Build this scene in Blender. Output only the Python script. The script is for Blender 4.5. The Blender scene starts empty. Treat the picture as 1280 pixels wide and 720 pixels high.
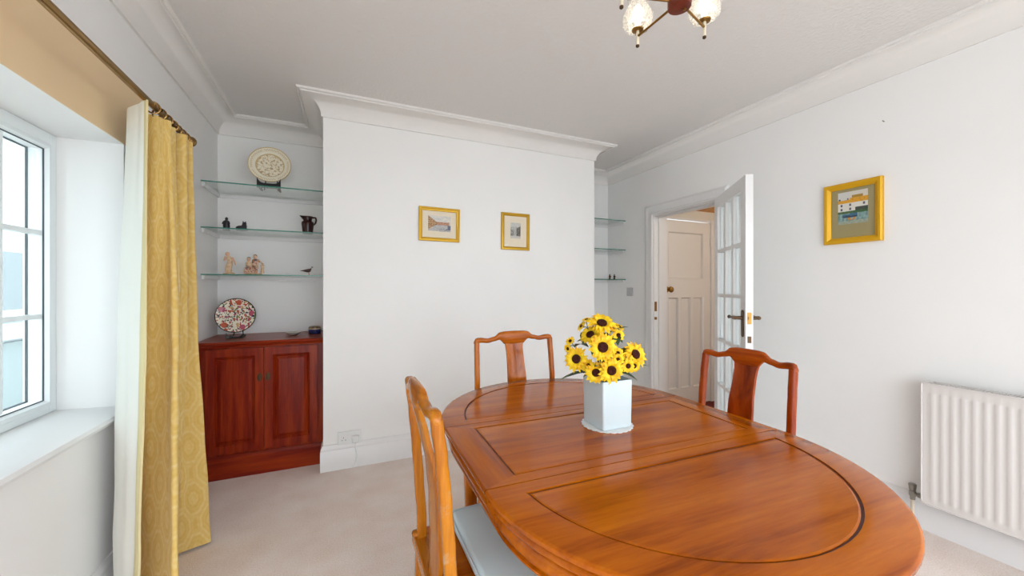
import bpy, bmesh, math, random
from mathutils import Vector, Matrix, noise

# ------------------------------------------------------------------ camera, world, lights, exposure
S = bpy.context.scene
C = S.collection
PI = math.pi
YAW = math.atan(212 / 479.5)
cam_d = bpy.data.cameras.new('camera')
cam_d.sensor_width = 36.0
cam_d.lens = 36.0 * 479.5 / 1280
cam_d.clip_start = 0.02
cam = bpy.data.objects.new('camera', cam_d)
C.objects.link(cam)
cam.location = (0, 0, 1.22)
cam.rotation_euler = (PI / 2, 0, -YAW)
S.camera = cam

world = bpy.data.worlds.new('overcast_sky')
S.world = world
world.use_nodes = True
bg = world.node_tree.nodes['Background']
bg.inputs['Color'].default_value = (0.84, 0.93, 1.0, 1)
bg.inputs['Strength'].default_value = 3.7

S.view_settings.view_transform = 'Standard'
S.view_settings.look = 'None'
S.view_settings.exposure = 0.58
S.view_settings.gamma = 1.0
S.view_settings.use_curve_mapping = False

# ------------------------------------------------------------------ room measures (metres)
XL, XR = -0.843, 2.70
YB, YA = 2.84, 3.47           # chimney breast face, alcove back
BX0, BX1 = -0.117, 2.06       # chimney breast sides
YR = -1.7                     # rear wall
ZC = 2.475
random.seed(7)

# ------------------------------------------------------------------ helpers
class MB:
    def __init__(s): s.v = []; s.f = []; s.col = None
    def add(s, vs, fs):
        b = len(s.v); s.v += [tuple(p) for p in vs]; s.f += [tuple(b + i for i in f) for f in fs]; return s
    def box(s, x0, x1, y0, y1, z0, z1):
        return s.add([(x0,y0,z0),(x1,y0,z0),(x1,y1,z0),(x0,y1,z0),(x0,y0,z1),(x1,y0,z1),(x1,y1,z1),(x0,y1,z1)],
                     [(3,2,1,0),(4,5,6,7),(0,1,5,4),(1,2,6,5),(2,3,7,6),(3,0,4,7)])
    def loft(s, loops, closed=True, cap0=True, cap1=True, wrap=False):
        n = len(loops[0]); vs = [p for l in loops for p in l]; fs = []
        m = len(loops)
        for i in range(m if wrap else m - 1):
            a, b = i * n, ((i + 1) % m) * n
            for j in range(n if closed else n - 1):
                k = (j + 1) % n
                fs.append((a + j, a + k, b + k, b + j))
        if not wrap and closed:
            if cap0: fs.append(tuple(range(n - 1, -1, -1)))
            if cap1: fs.append(tuple((m - 1) * n + j for j in range(n)))
        return s.add(vs, fs)
    def lathe(s, prof, n=24, cx=0, cy=0, cap0=True, cap1=True, ph=0):
        return s.loft([[(cx + r * math.cos(ph + 2*PI*k/n), cy + r * math.sin(ph + 2*PI*k/n), z) for k in range(n)] for r, z in prof], True, cap0, cap1)
    def tube(s, pts, r, n=8, closed=False):
        pts = [Vector(p) for p in pts]; loops = []; m = len(pts)
        up = None
        for i, p in enumerate(pts):
            if closed: t = (pts[(i+1) % m] - pts[i-1]).normalized()
            else: t = (pts[min(i+1, m-1)] - pts[max(i-1, 0)]).normalized()
            if up is None:
                up = Vector((0,0,1)) if abs(t.z) < 0.9 else Vector((1,0,0))
            a = (up - t * up.dot(t)).normalized(); b = t.cross(a); up = a
            rr = r[i] if isinstance(r, (list, tuple)) else r
            loops.append([p + (a * math.cos(2*PI*k/n) + b * math.sin(2*PI*k/n)) * rr for k in range(n)])
        return s.loft(loops, True, not closed, not closed, closed)
    def prism(s, poly, z0, z1):
        return s.loft([[(x, y, z0) for x, y in poly], [(x, y, z1) for x, y in poly]])
    def ball(s, c, rx, ry, rz, n=12, m=8):
        lo = []
        for i in range(m + 1):
            a = -PI/2 + PI * (0.02 + 0.96 * i / m)
            lo.append([(c[0] + rx*math.cos(a)*math.cos(2*PI*k/n), c[1] + ry*math.cos(a)*math.sin(2*PI*k/n), c[2] + rz*math.sin(a)) for k in range(n)])
        return s.loft(lo)
    def ring(s, w, h, prof):
        """mitred frame in the local xz plane, centre 0, front -y; prof = closed list of (inset, depth towards -y)"""
        loops = []
        for sx, sz in ((-1,-1),(1,-1),(1,1),(-1,1)):
            loops.append([(sx*(w/2 - i), -d, sz*(h/2 - i)) for i, d in prof])
        return s.loft(loops, True, False, False, True)
    def xf(s, M):
        s.v = [tuple(M @ Vector(p)) for p in s.v]; return s

def ob(name, mb, mat, parent=None, smooth=35, bevel=0, seg=2, loc=None, rot=None, label=None):
    me = bpy.data.meshes.new(name)
    me.from_pydata(mb.v, [], mb.f)
    bm = bmesh.new(); bm.from_mesh(me); bmesh.ops.recalc_face_normals(bm, faces=bm.faces); bm.to_mesh(me); bm.free()
    if smooth:
        for p in me.polygons: p.use_smooth = True
        me.set_sharp_from_angle(angle=math.radians(smooth))
    for m in (mat if isinstance(mat, list) else [mat]): me.materials.append(m)
    o = bpy.data.objects.new(name, me); C.objects.link(o)
    if parent: o.parent = parent
    if loc: o.location = loc
    if rot: o.rotation_euler = rot
    if bevel:
        b = o.modifiers.new('bevel', 'BEVEL'); b.width = bevel; b.segments = seg; b.limit_method = 'ANGLE'; b.angle_limit = math.radians(40)
        b.harden_normals = False
    if label: o['label'] = label
    return o
def thing(name, label, cat, loc=(0,0,0), rz=0, group=None, scale=None):
    o = bpy.data.objects.new(name, None); C.objects.link(o)
    o.empty_display_size = 0.1
    o.location = loc; o.rotation_euler = (0, 0, rz)
    if scale: o.scale = scale
    return tag(o, label, cat, group)
def tag(o, label, cat, group=None):
    o['label'] = label; o['category'] = cat
    if group: o['group'] = group
    return o
def struct(o, label=None, cat=None):
    o['kind'] = 'structure'
    if label: o['label'] = label
    if cat: o['category'] = cat
    return o
def sroot(name, label, cat, loc=(0,0,0), rz=0):
    o = thing(name, label, cat, loc, rz); o['kind'] = 'structure'; return o
def bx(*a): return MB().box(*a)
def lerp(a, b, t): return a + (b - a) * t
def smooth01(t): t = max(0, min(1, t)); return t*t*(3-2*t)
def interp(tab, x):
    if x <= tab[0][0]: return tab[0][1]
    for (a, b), (c_, d) in zip(tab, tab[1:]):
        if x <= c_: return lerp(b, d, smooth01((x - a) / (c_ - a)))
    return tab[-1][1]
def catmull(P, n):
    out = []
    m = len(P) - 1
    for q in range(n + 1):
        t = q / n * m; i = min(int(t), m - 1); u = t - i
        p0, p1, p2, p3 = P[max(i-1,0)], P[i], P[i+1], P[min(i+2,m)]
        out.append(tuple(0.5*((2*b)+(-a+c_)*u+(2*a-5*b+4*c_-d)*u*u+(-a+3*b-3*c_+d)*u**3) for a,b,c_,d in zip(p0,p1,p2,p3)))
    return out

# ------------------------------------------------------------------ materials
def lin(r, g, b):
    f = lambda c: (c/255/12.92) if c/255 <= 0.04045 else ((c/255+0.055)/1.055)**2.4
    return (f(r), f(g), f(b), 1)
def mat(name, col, rough=0.5, metal=0, spec=0.5, coat=0, trans=0, emit=None, estr=0, sheen=0):
    m = bpy.data.materials.new(name); m.use_nodes = True
    b = m.node_tree.nodes['Principled BSDF']
    b.inputs['Base Color'].default_value = col
    b.inputs['Roughness'].default_value = rough
    b.inputs['Metallic'].default_value = metal
    b.inputs['Specular IOR Level'].default_value = spec
    b.inputs['Coat Weight'].default_value = coat
    b.inputs['Coat Roughness'].default_value = 0.12
    b.inputs['Transmission Weight'].default_value = trans
    b.inputs['Sheen Weight'].default_value = sheen
    if emit:
        b.inputs['Emission Color'].default_value = emit; b.inputs['Emission Strength'].default_value = estr
    return m
def nd(m, t, **kw):
    n = m.node_tree.nodes.new(t)
    for k, v in kw.items():
        if k in n.inputs: n.inputs[k].default_value = v
        else: setattr(n, k, v)
    return n
def lk(m, a, b): m.node_tree.links.new(a, b)
def bsdf(m): return m.node_tree.nodes['Principled BSDF']
def coords(m, scale=(1,1,1), kind='Object', rot=(0,0,0)):
    t = nd(m, 'ShaderNodeTexCoord'); mp = nd(m, 'ShaderNodeMapping')
    mp.inputs['Scale'].default_value = scale; mp.inputs['Rotation'].default_value = rot
    lk(m, t.outputs[kind], mp.inputs['Vector']); return mp.outputs['Vector']
def ramp(m, fac, stops):
    r = nd(m, 'ShaderNodeValToRGB'); e = r.color_ramp.elements
    while len(e) > 1: e.remove(e[-1])
    e[0].position, e[0].color = stops[0]
    for p, c_ in stops[1:]:
        q = e.new(p); q.color = c_
    lk(m, fac, r.inputs['Fac']); return r.outputs['Color']
def bump(m, height, strength, dist=0.01):
    b = nd(m, 'ShaderNodeBump', Strength=strength, Distance=dist)
    lk(m, height, b.inputs['Height']); lk(m, b.outputs['Normal'], bsdf(m).inputs['Normal'])
def paint(name, col, rough=0.55, bs=300, bstr=0.05, var=0.03):
    m = mat(name, col, rough, spec=0.3)
    n = nd(m, 'ShaderNodeTexNoise', Scale=bs, Detail=3.0); lk(m, coords(m), n.inputs['Vector'])
    bump(m, n.outputs['Fac'], bstr, 0.002)
    n2 = nd(m, 'ShaderNodeTexNoise', Scale=2.0, Detail=4.0); lk(m, coords(m), n2.inputs['Vector'])
    d = tuple(c_*(1-var) for c_ in col[:3]) + (1,)
    lk(m, ramp(m, n2.outputs['Fac'], [(0.3, d), (0.7, col)]), bsdf(m).inputs['Base Color'])
    return m
def wood(name, dark, mid, light, axis='x', rough=0.28, coat=0.3, f=1.0, wear=None):
    m = mat(name, mid, rough, coat=coat, spec=0.22)
    sc = {'x': (1.2, 16, 16), 'y': (16, 1.2, 16), 'z': (16, 16, 1.2)}[axis]
    v = coords(m, tuple(q*f for q in sc))
    n = nd(m, 'ShaderNodeTexNoise', Scale=1.0, Detail=6.0, Roughness=0.6, Distortion=0.6); lk(m, v, n.inputs['Vector'])
    n2 = nd(m, 'ShaderNodeTexNoise', Scale=7.0, Detail=4.0, Roughness=0.7); lk(m, v, n2.inputs['Vector'])
    mx = nd(m, 'ShaderNodeMath', operation='MULTIPLY_ADD'); mx.inputs[1].default_value = 0.35
    lk(m, n2.outputs['Fac'], mx.inputs[0]); lk(m, n.outputs['Fac'], mx.inputs[2])
    col = ramp(m, mx.outputs[0], [(0.42, dark), (0.62, mid), (0.85, light)])
    if wear:
        n3 = nd(m, 'ShaderNodeTexNoise', Scale=11.0, Detail=5.0, Roughness=0.65); lk(m, coords(m), n3.inputs['Vector'])
        mk = ramp(m, n3.outputs['Fac'], [(0.62, (0,0,0,1)), (0.72, (0.55,0.55,0.55,1))])
        mc = nd(m, 'ShaderNodeMix', data_type='RGBA'); lk(m, mk, mc.inputs['Factor']); lk(m, col, mc.inputs['A']); mc.inputs['B'].default_value = wear; col = mc.outputs['Result']
    lk(m, col, bsdf(m).inputs['Base Color'])
    bump(m, n2.outputs['Fac'], 0.04, 0.002)
    return m
WALL = paint('white_wall_paint', lin(247, 245, 243))
CEILM = mat('textured_ceiling_paint', lin(230, 226, 223), 0.75, spec=0.2)
_n = nd(CEILM, 'ShaderNodeTexVoronoi', Scale=55.0); lk(CEILM, coords(CEILM), _n.inputs['Vector'])
_w = nd(CEILM, 'ShaderNodeTexNoise', Scale=90.0, Detail=2.0); lk(CEILM, coords(CEILM), _w.inputs['Vector'])
_a = nd(CEILM, 'ShaderNodeMath', operation='ADD'); lk(CEILM, _n.outputs['Distance'], _a.inputs[0]); lk(CEILM, _w.outputs['Fac'], _a.inputs[1])
bump(CEILM, _a.outputs[0], 0.35, 0.004)
TRIM = mat('white_gloss_trim', lin(236, 234, 233), 0.3)
CORN = paint('white_cornice_paint', lin(240, 236, 232), 0.6)
PEACH = paint('peach_strip_colour', lin(240, 210, 168), 0.6)
UPVC = mat('white_window_plastic', lin(238, 242, 243), 0.25)
GASKET = mat('dark_rubber_gasket', lin(70, 80, 84), 0.6)
CARPET = mat('pink_beige_carpet', lin(208, 180, 162), 0.95, spec=0.1, sheen=0.3)
_n = nd(CARPET, 'ShaderNodeTexNoise', Scale=160.0, Detail=4.0, Roughness=0.7); lk(CARPET, coords(CARPET), _n.inputs['Vector'])
_n2 = nd(CARPET, 'ShaderNodeTexNoise', Scale=5.0, Detail=4.0); lk(CARPET, coords(CARPET), _n2.inputs['Vector'])
_m = nd(CARPET, 'ShaderNodeMath', operation='MULTIPLY_ADD'); _m.inputs[1].default_value = 0.5
lk(CARPET, _n2.outputs['Fac'], _m.inputs[0]); lk(CARPET, _n.outputs['Fac'], _m.inputs[2])
lk(CARPET, ramp(CARPET, _m.outputs[0], [(0.45, lin(224, 200, 186)), (0.72, lin(243, 224, 212)), (0.95, lin(252, 242, 235))]), bsdf(CARPET).inputs['Base Color'])
bump(CARPET, _n.outputs['Fac'], 0.5, 0.006)
D_, M_, L_ = lin(128, 54, 2), lin(172, 84, 4), lin(196, 106, 12)
TWX = wood('orange_rosewood_along', D_, M_, L_, 'x', 0.17, 0.0)
TWY = wood('orange_rosewood_across', D_, M_, L_, 'y', 0.17, 0.0)
TGROOVE = mat('dark_groove_stain', lin(84, 26, 10), 0.5)
D2, M2, L2 = lin(132, 58, 4), lin(176, 88, 8), lin(202, 114, 22)
HWZ = wood('honey_rosewood_upright', lin(126, 62, 4), lin(170, 94, 8), lin(196, 122, 26), 'z', 0.25, 0.2, 1.4, lin(186, 166, 132))
HWX = wood('honey_rosewood_rail', lin(126, 62, 4), lin(170, 94, 8), lin(196, 122, 26), 'x', 0.25, 0.2, 1.4, lin(186, 166, 132))
RWZ = wood('red_rosewood_upright', lin(100, 30, 3), lin(138, 48, 5), lin(166, 68, 10), 'z', 0.25, 0.2, 1.4)
RWX = wood('red_rosewood_rail', lin(118, 40, 3), lin(164, 68, 6), lin(190, 90, 14), 'x', 0.25, 0.2, 1.4)
CWZ = wood('chair_rosewood_upright', D2, M2, L2, 'z', 0.25, 0.3, 1.4)
CWX = wood('chair_rosewood_rail', D2, M2, L2, 'x', 0.25, 0.3, 1.4)
MAHX = wood('red_mahogany_rail', lin(88, 16, 6), lin(124, 28, 9), lin(160, 56, 13), 'x', 0.3, 0.0)
MAHZ = wood('red_mahogany_upright', lin(86, 15, 6), lin(122, 27, 9), lin(158, 55, 13), 'z', 0.3, 0.0)
CUSH = paint('pale_blue_cushion_fabric', lin(228, 246, 252), 0.85, 400, 0.15, 0.05)
BRASS = mat('aged_brass', lin(150, 112, 58), 0.32, metal=1)
DBRASS = mat('dark_bronze', lin(84, 60, 38), 0.35, metal=0.7)
POLEM = mat('antique_brass_pole', lin(156, 122, 74), 0.25, metal=0.95)
CHROME = mat('dull_chrome', lin(150, 148, 142), 0.3, metal=1)
BLACK = mat('black_lacquer', lin(22, 18, 18), 0.35)
GOLD = mat('gilt_frame', lin(205, 160, 44), 0.38, metal=0.55)
GOLDY = mat('bright_yellow_gilt', lin(222, 168, 14), 0.4, metal=0.25)
MATC = paint('cream_mount_card', lin(240, 228, 206), 0.8)
MATG = paint('olive_mount_card', lin(168, 156, 112), 0.8)
RADW = mat('white_radiator_enamel', lin(224, 218, 214), 0.35)
PLAST = mat('white_plastic', lin(236, 236, 234), 0.35)
SWITCHM = mat('grey_switch_plastic', lin(200, 196, 198), 0.35)
VASEM = mat('white_ceramic', lin(208, 220, 224), 0.2)
LACE = paint('white_lace', lin(240, 240, 238), 0.85, 200, 0.4)
PETAL = mat('sunflower_petal', lin(250, 200, 10), 0.6)
_n = nd(PETAL, 'ShaderNodeTexNoise', Scale=40.0, Detail=2.0); lk(PETAL, coords(PETAL), _n.inputs['Vector'])
lk(PETAL, ramp(PETAL, _n.outputs['Fac'], [(0.3, lin(240, 168, 2)), (0.5, lin(250, 204, 6)), (0.8, lin(252, 220, 34))]), bsdf(PETAL).inputs['Base Color'])
bsdf(PETAL).inputs['Subsurface Weight'].default_value = 0.0
DISC = paint('sunflower_disc', lin(66, 22, 12), 0.9, 600, 0.8, 0.4)
LEAF = mat('dark_green_leaf', lin(46, 74, 38), 0.5)
STEM = mat('green_stem', lin(70, 92, 44), 0.6)
def thin_glass(name, tint, refl=0.06):
    m = bpy.data.materials.new(name); m.use_nodes = True; nt = m.node_tree
    nt.nodes.remove(nt.nodes['Principled BSDF'])
    t = nt.nodes.new('ShaderNodeBsdfTransparent'); t.inputs['Color'].default_value = tint
    g = nt.nodes.new('ShaderNodeBsdfGlossy'); g.inputs['Roughness'].default_value = 0.03
    fw = nt.nodes.new('ShaderNodeLayerWeight'); fw.inputs['Blend'].default_value = 0.5
    pw_ = nt.nodes.new('ShaderNodeMath'); pw_.operation = 'POWER'; pw_.inputs[1].default_value = 5.0
    lw = nt.nodes.new('ShaderNodeMath'); lw.operation = 'MULTIPLY_ADD'; lw.inputs[1].default_value = 0.7; lw.inputs[2].default_value = refl*0.5
    nt.links.new(fw.outputs['Facing'], pw_.inputs[0]); nt.links.new(pw_.outputs[0], lw.inputs[0])
    mx = nt.nodes.new('ShaderNodeMixShader')
    nt.links.new(lw.outputs[0], mx.inputs['Fac']); nt.links.new(t.outputs[0], mx.inputs[1]); nt.links.new(g.outputs[0], mx.inputs[2])
    nt.links.new(mx.outputs[0], nt.nodes['Material Output'].inputs['Surface'])
    return m
PANE = thin_glass('window_glass', (0.95, 0.98, 0.98, 1))
PICG = thin_glass('picture_glass', (0.995, 0.99, 0.985, 1), 0.04)
SHELFG = thin_glass('shelf_glass', (0.965, 0.985, 0.978, 1))
SHELFE = mat('green_glass_edge', lin(60, 128, 112), 0.15)
PRINT = mat('printed_colour', (1,1,1,1), 0.6)
_t = nd(PRINT, 'ShaderNodeAttribute', attribute_name='Col'); lk(PRINT, _t.outputs['Color'], bsdf(PRINT).inputs['Base Color'])
GLAZE = mat('glazed_print', (1,1,1,1), 0.18)
_t = nd(GLAZE, 'ShaderNodeAttribute', attribute_name='Col'); lk(GLAZE, _t.outputs['Color'], bsdf(GLAZE).inputs['Base Color'])
def colour_faces(o, fn):
    me = o.data; a = me.color_attributes.new('Col', 'FLOAT_COLOR', 'CORNER')
    for p in me.polygons:
        c_ = fn(p.center)
        for li in p.loop_indices: a.data[li].color = c_
    return o

# ------------------------------------------------------------------ structure
struct(ob('floor', bx(XL-0.3, XR+0.075, YR-0.15, YA+0.15, -0.12, 0), CARPET, smooth=0), 'pink beige carpeted floor of the dining room', 'floor')
struct(ob('ceiling', bx(XL-0.3, XR+0.15, YR-0.15, YA+0.15, ZC, ZC+0.12), CEILM, smooth=0), 'textured off white ceiling of the dining room', 'ceiling')
WX = -1.14                                                       # outer face of the window wall
WY0, WY1, WZ0, WZ1 = 0.40, 2.14, 0.70, 1.825
wl = MB()
wl.box(WX, XL, YR-0.15, WY0, 0, ZC); wl.box(WX, XL, WY1, YA+0.15, 0, ZC)
wl.box(WX, XL, WY0, WY1, 0, WZ0-0.0); wl.box(WX, XL, WY0, WY1, WZ1, ZC)
wall_left = struct(ob('wall_left', wl, WALL, smooth=0), 'white window wall with a deep square recess', 'wall')
ob('peach_strip', bx(XL, XL+0.004, WY0-0.3, 2.30, WZ1, 2.085), PEACH, wall_left, smooth=0, label='peach strip above the window recess')  # thin strip on the wall, peach where the rest is white
DY0, DY1, DZ = 2.09, 2.80, 1.925                                  # doorway in the right wall
wr = MB()
wr.box(XR, XR+0.15, YR-0.15, -1.6, 0, ZC); wr.box(XR, XR+0.15, -0.62, DY0, 0, ZC); wr.box(XR, XR+0.15, -1.6, -0.62, 2.05, ZC); wr.box(XR, XR+0.15, DY1, YA+0.15, 0, ZC); wr.box(XR, XR+0.15, DY0, DY1, DZ, ZC)  # unseen opening added past the radiator, letting daylight onto the left side
struct(ob('wall_right', wr, WALL, smooth=0), 'white wall with the doorway and radiator', 'wall')
struct(ob('wall_back', bx(XL, XR, YA, YA+0.15, 0, ZC), WALL, smooth=0), 'white back wall of the two shelved alcoves', 'wall')
struct(ob('wall_chimney', bx(BX0, BX1, YB, YA, 0, ZC), WALL, smooth=0), 'white chimney breast projecting between the alcoves', 'wall')
wq = MB()                                                        # rear wall behind the camera, its wide opening added to let in daylight
wq.box(XL, -0.79, YR-0.15, YR, 0, ZC); wq.box(2.30, XR, YR-0.15, YR, 0, ZC)
wq.box(-0.79, 2.30, YR-0.15, YR, 2.10, ZC)
struct(ob('wall_rear', wq, WALL, smooth=0), 'white wall behind the viewer with a wide opening added for daylight', 'wall')

def sweep(path, prof, closed=False):
    """path of 2d points, room side on the right; prof closed list of (out from wall, z)"""
    n = len(path); loops = []
    for i, p in enumerate(path):
        p = Vector(p)
        dn = (Vector(path[i+1]) - p).normalized() if i < n-1 else None
        dp = (p - Vector(path[i-1])).normalized() if i > 0 else None
        nn = Vector((dn.y, -dn.x)) if dn else None
        np_ = Vector((dp.y, -dp.x)) if dp else None
        if nn is None: d = np_
        elif np_ is None: d = nn
        else: d = (nn + np_) / (1 + nn.dot(np_))
        loops.append([(p.x + d.x*o, p.y + d.y*o, z) for o, z in prof])
    return MB().loft(loops)
WALLPATH = [(XL, YR), (XL, YA), (BX0, YA), (BX0, YB), (BX1, YB), (BX1, YA), (XR, YA), (XR, YR)]
zb, cp = 2.355, 0.145
cprof = [(0, ZC), (0, zb), (0.012, zb), (0.012, zb+0.006)]
for k in range(0, 9):
    a = k/8*PI/2
    cprof.append((0.012 + (cp-0.04)*(1-math.cos(a)), zb+0.006 + (ZC-zb-0.022)*math.sin(a)))
cprof += [(cp-0.029, ZC-0.017), (cp-0.027, ZC-0.022), (cp-0.020, ZC-0.022), (cp-0.017, ZC-0.011), (cp-0.014, ZC-0.011), (cp-0.011, ZC-0.015), (cp-0.003, ZC-0.013), (cp, ZC-0.006), (cp, ZC)]
struct(ob('trim_1', sweep(WALLPATH, cprof), CORN, smooth=40), 'white coved cornice running round the ceiling', 'cornice')
sk = [(0,0),(0.018,0),(0.018,0.128),(0.014,0.134),(0.016,0.140),(0.013,0.152),(0.008,0.160),(0.006,0.168),(0,0.170)]
struct(ob('baseboard_left', sweep([(XL, YR), (XL, 2.96)], sk), TRIM), 'white moulded skirting board under the window', 'skirting')
struct(ob('baseboard_chimney', sweep([(BX0, 2.96), (BX0, YB), (BX1, YB), (BX1, YA)], sk), TRIM), 'white moulded skirting board round the chimney breast', 'skirting')
struct(ob('baseboard_alcove', sweep([(BX1, YA), (XR, YA), (XR, DY1+0.115)], sk), TRIM), 'white moulded skirting board inside the door side alcove', 'skirting')
struct(ob('baseboard_right', sweep([(XR, DY0-0.115), (XR, -0.62)], sk), TRIM), 'white moulded skirting board below the radiator', 'skirting')

# door lining and architrave (trim_2)
t2 = sroot('trim_2', 'white moulded architrave and lining around the doorway', 'door frame')
ap = [(0,0),(0,0.022),(-0.012,0.026),(-0.020,0.018),(-0.055,0.016),(-0.075,0.022),(-0.092,0.012),(-0.095,0)]   # (away from opening is -, proud of wall)
def arch(y0, y1, zt, xw, sgn):
    loops = []
    for (yy, zz, dy, dz) in ((y1, 0, 1, 0), (y1, zt, 1, 1), (y0, zt, -1, 1), (y0, 0, -1, 0)):
        loops.append([(xw - sgn*d, yy - dy*i, zz - dz*i) for i, d in ap])
    return MB().loft(loops)
ob('architrave', arch(DY0+0.012, DY1-0.012, DZ-0.012, XR, 1), TRIM, t2)
ob('architrave', arch(DY0+0.012, DY1-0.012, DZ-0.012, XR+0.15, -1), TRIM, t2)
for nm, b in (('jamb', bx(XR-0.002, XR+0.152, DY1-0.022, DY1+0.01, 0, DZ)), ('jamb', bx(XR-0.002, XR+0.152, DY0-0.01, DY0+0.022, 0, DZ)), ('head_lining', bx(XR-0.002, XR+0.152, DY0+0.022, DY1-0.022, DZ-0.022, DZ+0.01)),
              ('door_stop', bx(XR+0.05, XR+0.10, DY1-0.036, DY1-0.022, 0, DZ-0.022)), ('door_stop', bx(XR+0.05, XR+0.10, DY0+0.022, DY0+0.036, 0, DZ-0.022)), ('door_stop', bx(XR+0.05, XR+0.10, DY0+0.036, DY1-0.036, DZ-0.036, DZ-0.022))):
    ob(nm, b, TRIM, t2, smooth=0)
sp = ob('strike_plate', bx(XR+0.004, XR+0.030, DY1-0.026, DY1-0.022, 1.00, 1.09), BRASS, t2, smooth=0)
ob('keeper', bx(XR+0.004, XR+0.030, DY1-0.026, DY1-0.022, 0.92, 0.945), BRASS, t2, smooth=0)

# window sill (trim_3)
sill = MB().loft([[(x, y, z) for x, z in ((-1.06,0.70),(-0.825,0.692),(-0.812,0.697),(-0.808,0.708),(-0.814,0.720),(-0.825,0.724),(-1.06,0.732))] for y in (WY0, WY1)])
struct(ob('trim_3', sill, TRIM), 'white rounded window sill board in the recess', 'window sill')

# window_1: white casement with glazing bars
w1 = sroot('window_1', 'white framed casement window with square glazing bars', 'window', (-1.10, 0, 0))
fx0, fx1 = 0.0, 0.055
zf0, zf1 = 0.732, WZ1
ob('frame', MB().box(fx0, fx1, WY1-0.038, WY1, zf0, zf1).box(fx0, fx1, WY0, WY0+0.038, zf0, zf1).box(fx0, fx1, WY0+0.038, WY1-0.038, zf0, zf0+0.03).box(fx0, fx1, WY0+0.038, WY1-0.038, zf1-0.045, zf1).box(fx0, fx1, 1.235, 1.275, zf0+0.03, zf1-0.045), UPVC, w1, smooth=0, bevel=0.004)
pane_me = None
for y0, y1 in ((0.438, 1.235), (1.275, WY1-0.038)):
    z0, z1 = zf0+0.03, zf1-0.045
    sash = ob('sash', MB().ring(y1-y0, z1-z0, [(0,0.006),(0,0.058),(0.016,0.062),(0.024,0.050),(0.024,0.006)]).xf(Matrix.Translation((0,(y0+y1)/2,(z0+z1)/2)) @ Matrix.Rotation(PI/2,4,'Z')), UPVC, w1)
    ob('gasket', MB().ring(y1-y0-0.046, z1-z0-0.046, [(0,0.0465),(0,0.0505),(0.004,0.0505),(0.004,0.0465)]).xf(Matrix.Translation((0,(y0+y1)/2,(z0+z1)/2)) @ Matrix.Rotation(PI/2,4,'Z')), GASKET, sash, smooth=0)
    ob('outer_gasket', MB().ring(y1-y0-0.046, z1-z0-0.046, [(0,0.0005),(0,0.0055),(0.006,0.0055),(0.006,0.0005)]).xf(Matrix.Translation((0,(y0+y1)/2,(z0+z1)/2)) @ Matrix.Rotation(PI/2,4,'Z')), GASKET, sash, smooth=0)
    gy0, gy1, gz0, gz1 = y0+0.03, y1-0.03, z0+0.03, z1-0.03
    for k in range(1, 4):
        yy = gy0 + (gy1-gy0)*k/4
        ob('glazing_bar', bx(0.022, 0.046, yy-0.009, yy+0.009, gz0, gz1), UPVC, sash, smooth=0)
    for k in range(1, 3):
        zz = gz0 + (gz1-gz0)*k/3
        ob('glazing_bar', bx(0.0225, 0.0455, gy0, gy1, zz-0.009, zz+0.009), UPVC, sash, smooth=0)
    for i in range(4):
        for j in range(3):
            a, b = gy0+(gy1-gy0)*i/4, gy0+(gy1-gy0)*(i+1)/4
            c_, d = gz0+(gz1-gz0)*j/3, gz0+(gz1-gz0)*(j+1)/3
            ob('pane', bx(0.032, 0.036, a+0.009, b-0.009, c_+0.009, d-0.009), PANE, sash, smooth=0)

# hall beyond the doorway
HX = XR+0.15
REDC = paint('dark_red_carpet', lin(122, 48, 38), 0.95, 200, 0.4, 0.2)
HALLW = paint('cream_hall_paint', lin(232, 226, 216), 0.6)
struct(ob('floor_hall', bx(XR+0.075, 4.4, 0.6, 3.15, -0.12, 0.0), REDC, smooth=0), 'dark red carpeted floor of the hall', 'floor')
hd0, hd1, hdy, hdz = 2.925, 3.625, 2.915, 1.918
hw = MB().box(HX, hd0-0.03, hdy+0.01, hdy+0.13, 0, 2.40).box(hd1+0.03, 4.4, hdy+0.01, hdy+0.13, 0, 2.40).box(hd0-0.03, hd1+0.03, hdy+0.01, hdy+0.13, hdz+0.03, 2.40)
struct(ob('wall_hall_back', hw, HALLW, smooth=0), 'cream hall wall holding the panelled door', 'wall')
struct(ob('wall_hall_side', bx(4.3, 4.4, 0.6, hdy+0.01, 0, 2.40), HALLW, smooth=0), 'cream far side wall of the hall', 'wall')
struct(ob('wall_hall_front', bx(HX, 4.3, 0.5, 0.6, 0, 2.40), HALLW, smooth=0), 'cream near end wall of the hall', 'wall')
struct(ob('ceiling_hall', bx(HX, 4.4, 0.5, 3.15, 2.40, 2.5), HALLW, smooth=0), 'cream ceiling of the hall', 'ceiling')
SOFF = wood('orange_pine_boarding', lin(176, 112, 40), lin(206, 142, 62), lin(222, 164, 84), 'y', 0.4, 0.1)
struct(ob('trim_4', MB().loft([[(3.36, y, z), (4.3, y, z), (4.3, y, z+0.05), (3.36, y, z+0.05)] for y, z in ((hdy+0.01, 2.035), (1.6, 2.30))]), SOFF, smooth=0), 'sloping orange pine boarding under the hall stairs', 'soffit')
t5 = MB()
t5.box(hd0-0.03, hd0, hdy-0.006, hdy+0.10, 0, hdz+0.03); t5.box(hd1, hd1+0.05, hdy-0.012, hdy+0.10, 0, hdz+0.03); t5.box(hd0, hd1, hdy-0.006, hdy+0.10, hdz+0.004, hdz+0.03)
struct(ob('trim_5', t5, TRIM, smooth=0, bevel=0.003), 'cream painted frame of the panelled hall door', 'door frame')
PD = mat('cream_gloss_door', lin(236, 232, 228), 0.3)
d2 = sroot('door_2', 'cream painted hall door with one wide and three narrow panels', 'door', (hd0, hdy, 0))
W2 = hd1-hd0
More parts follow.
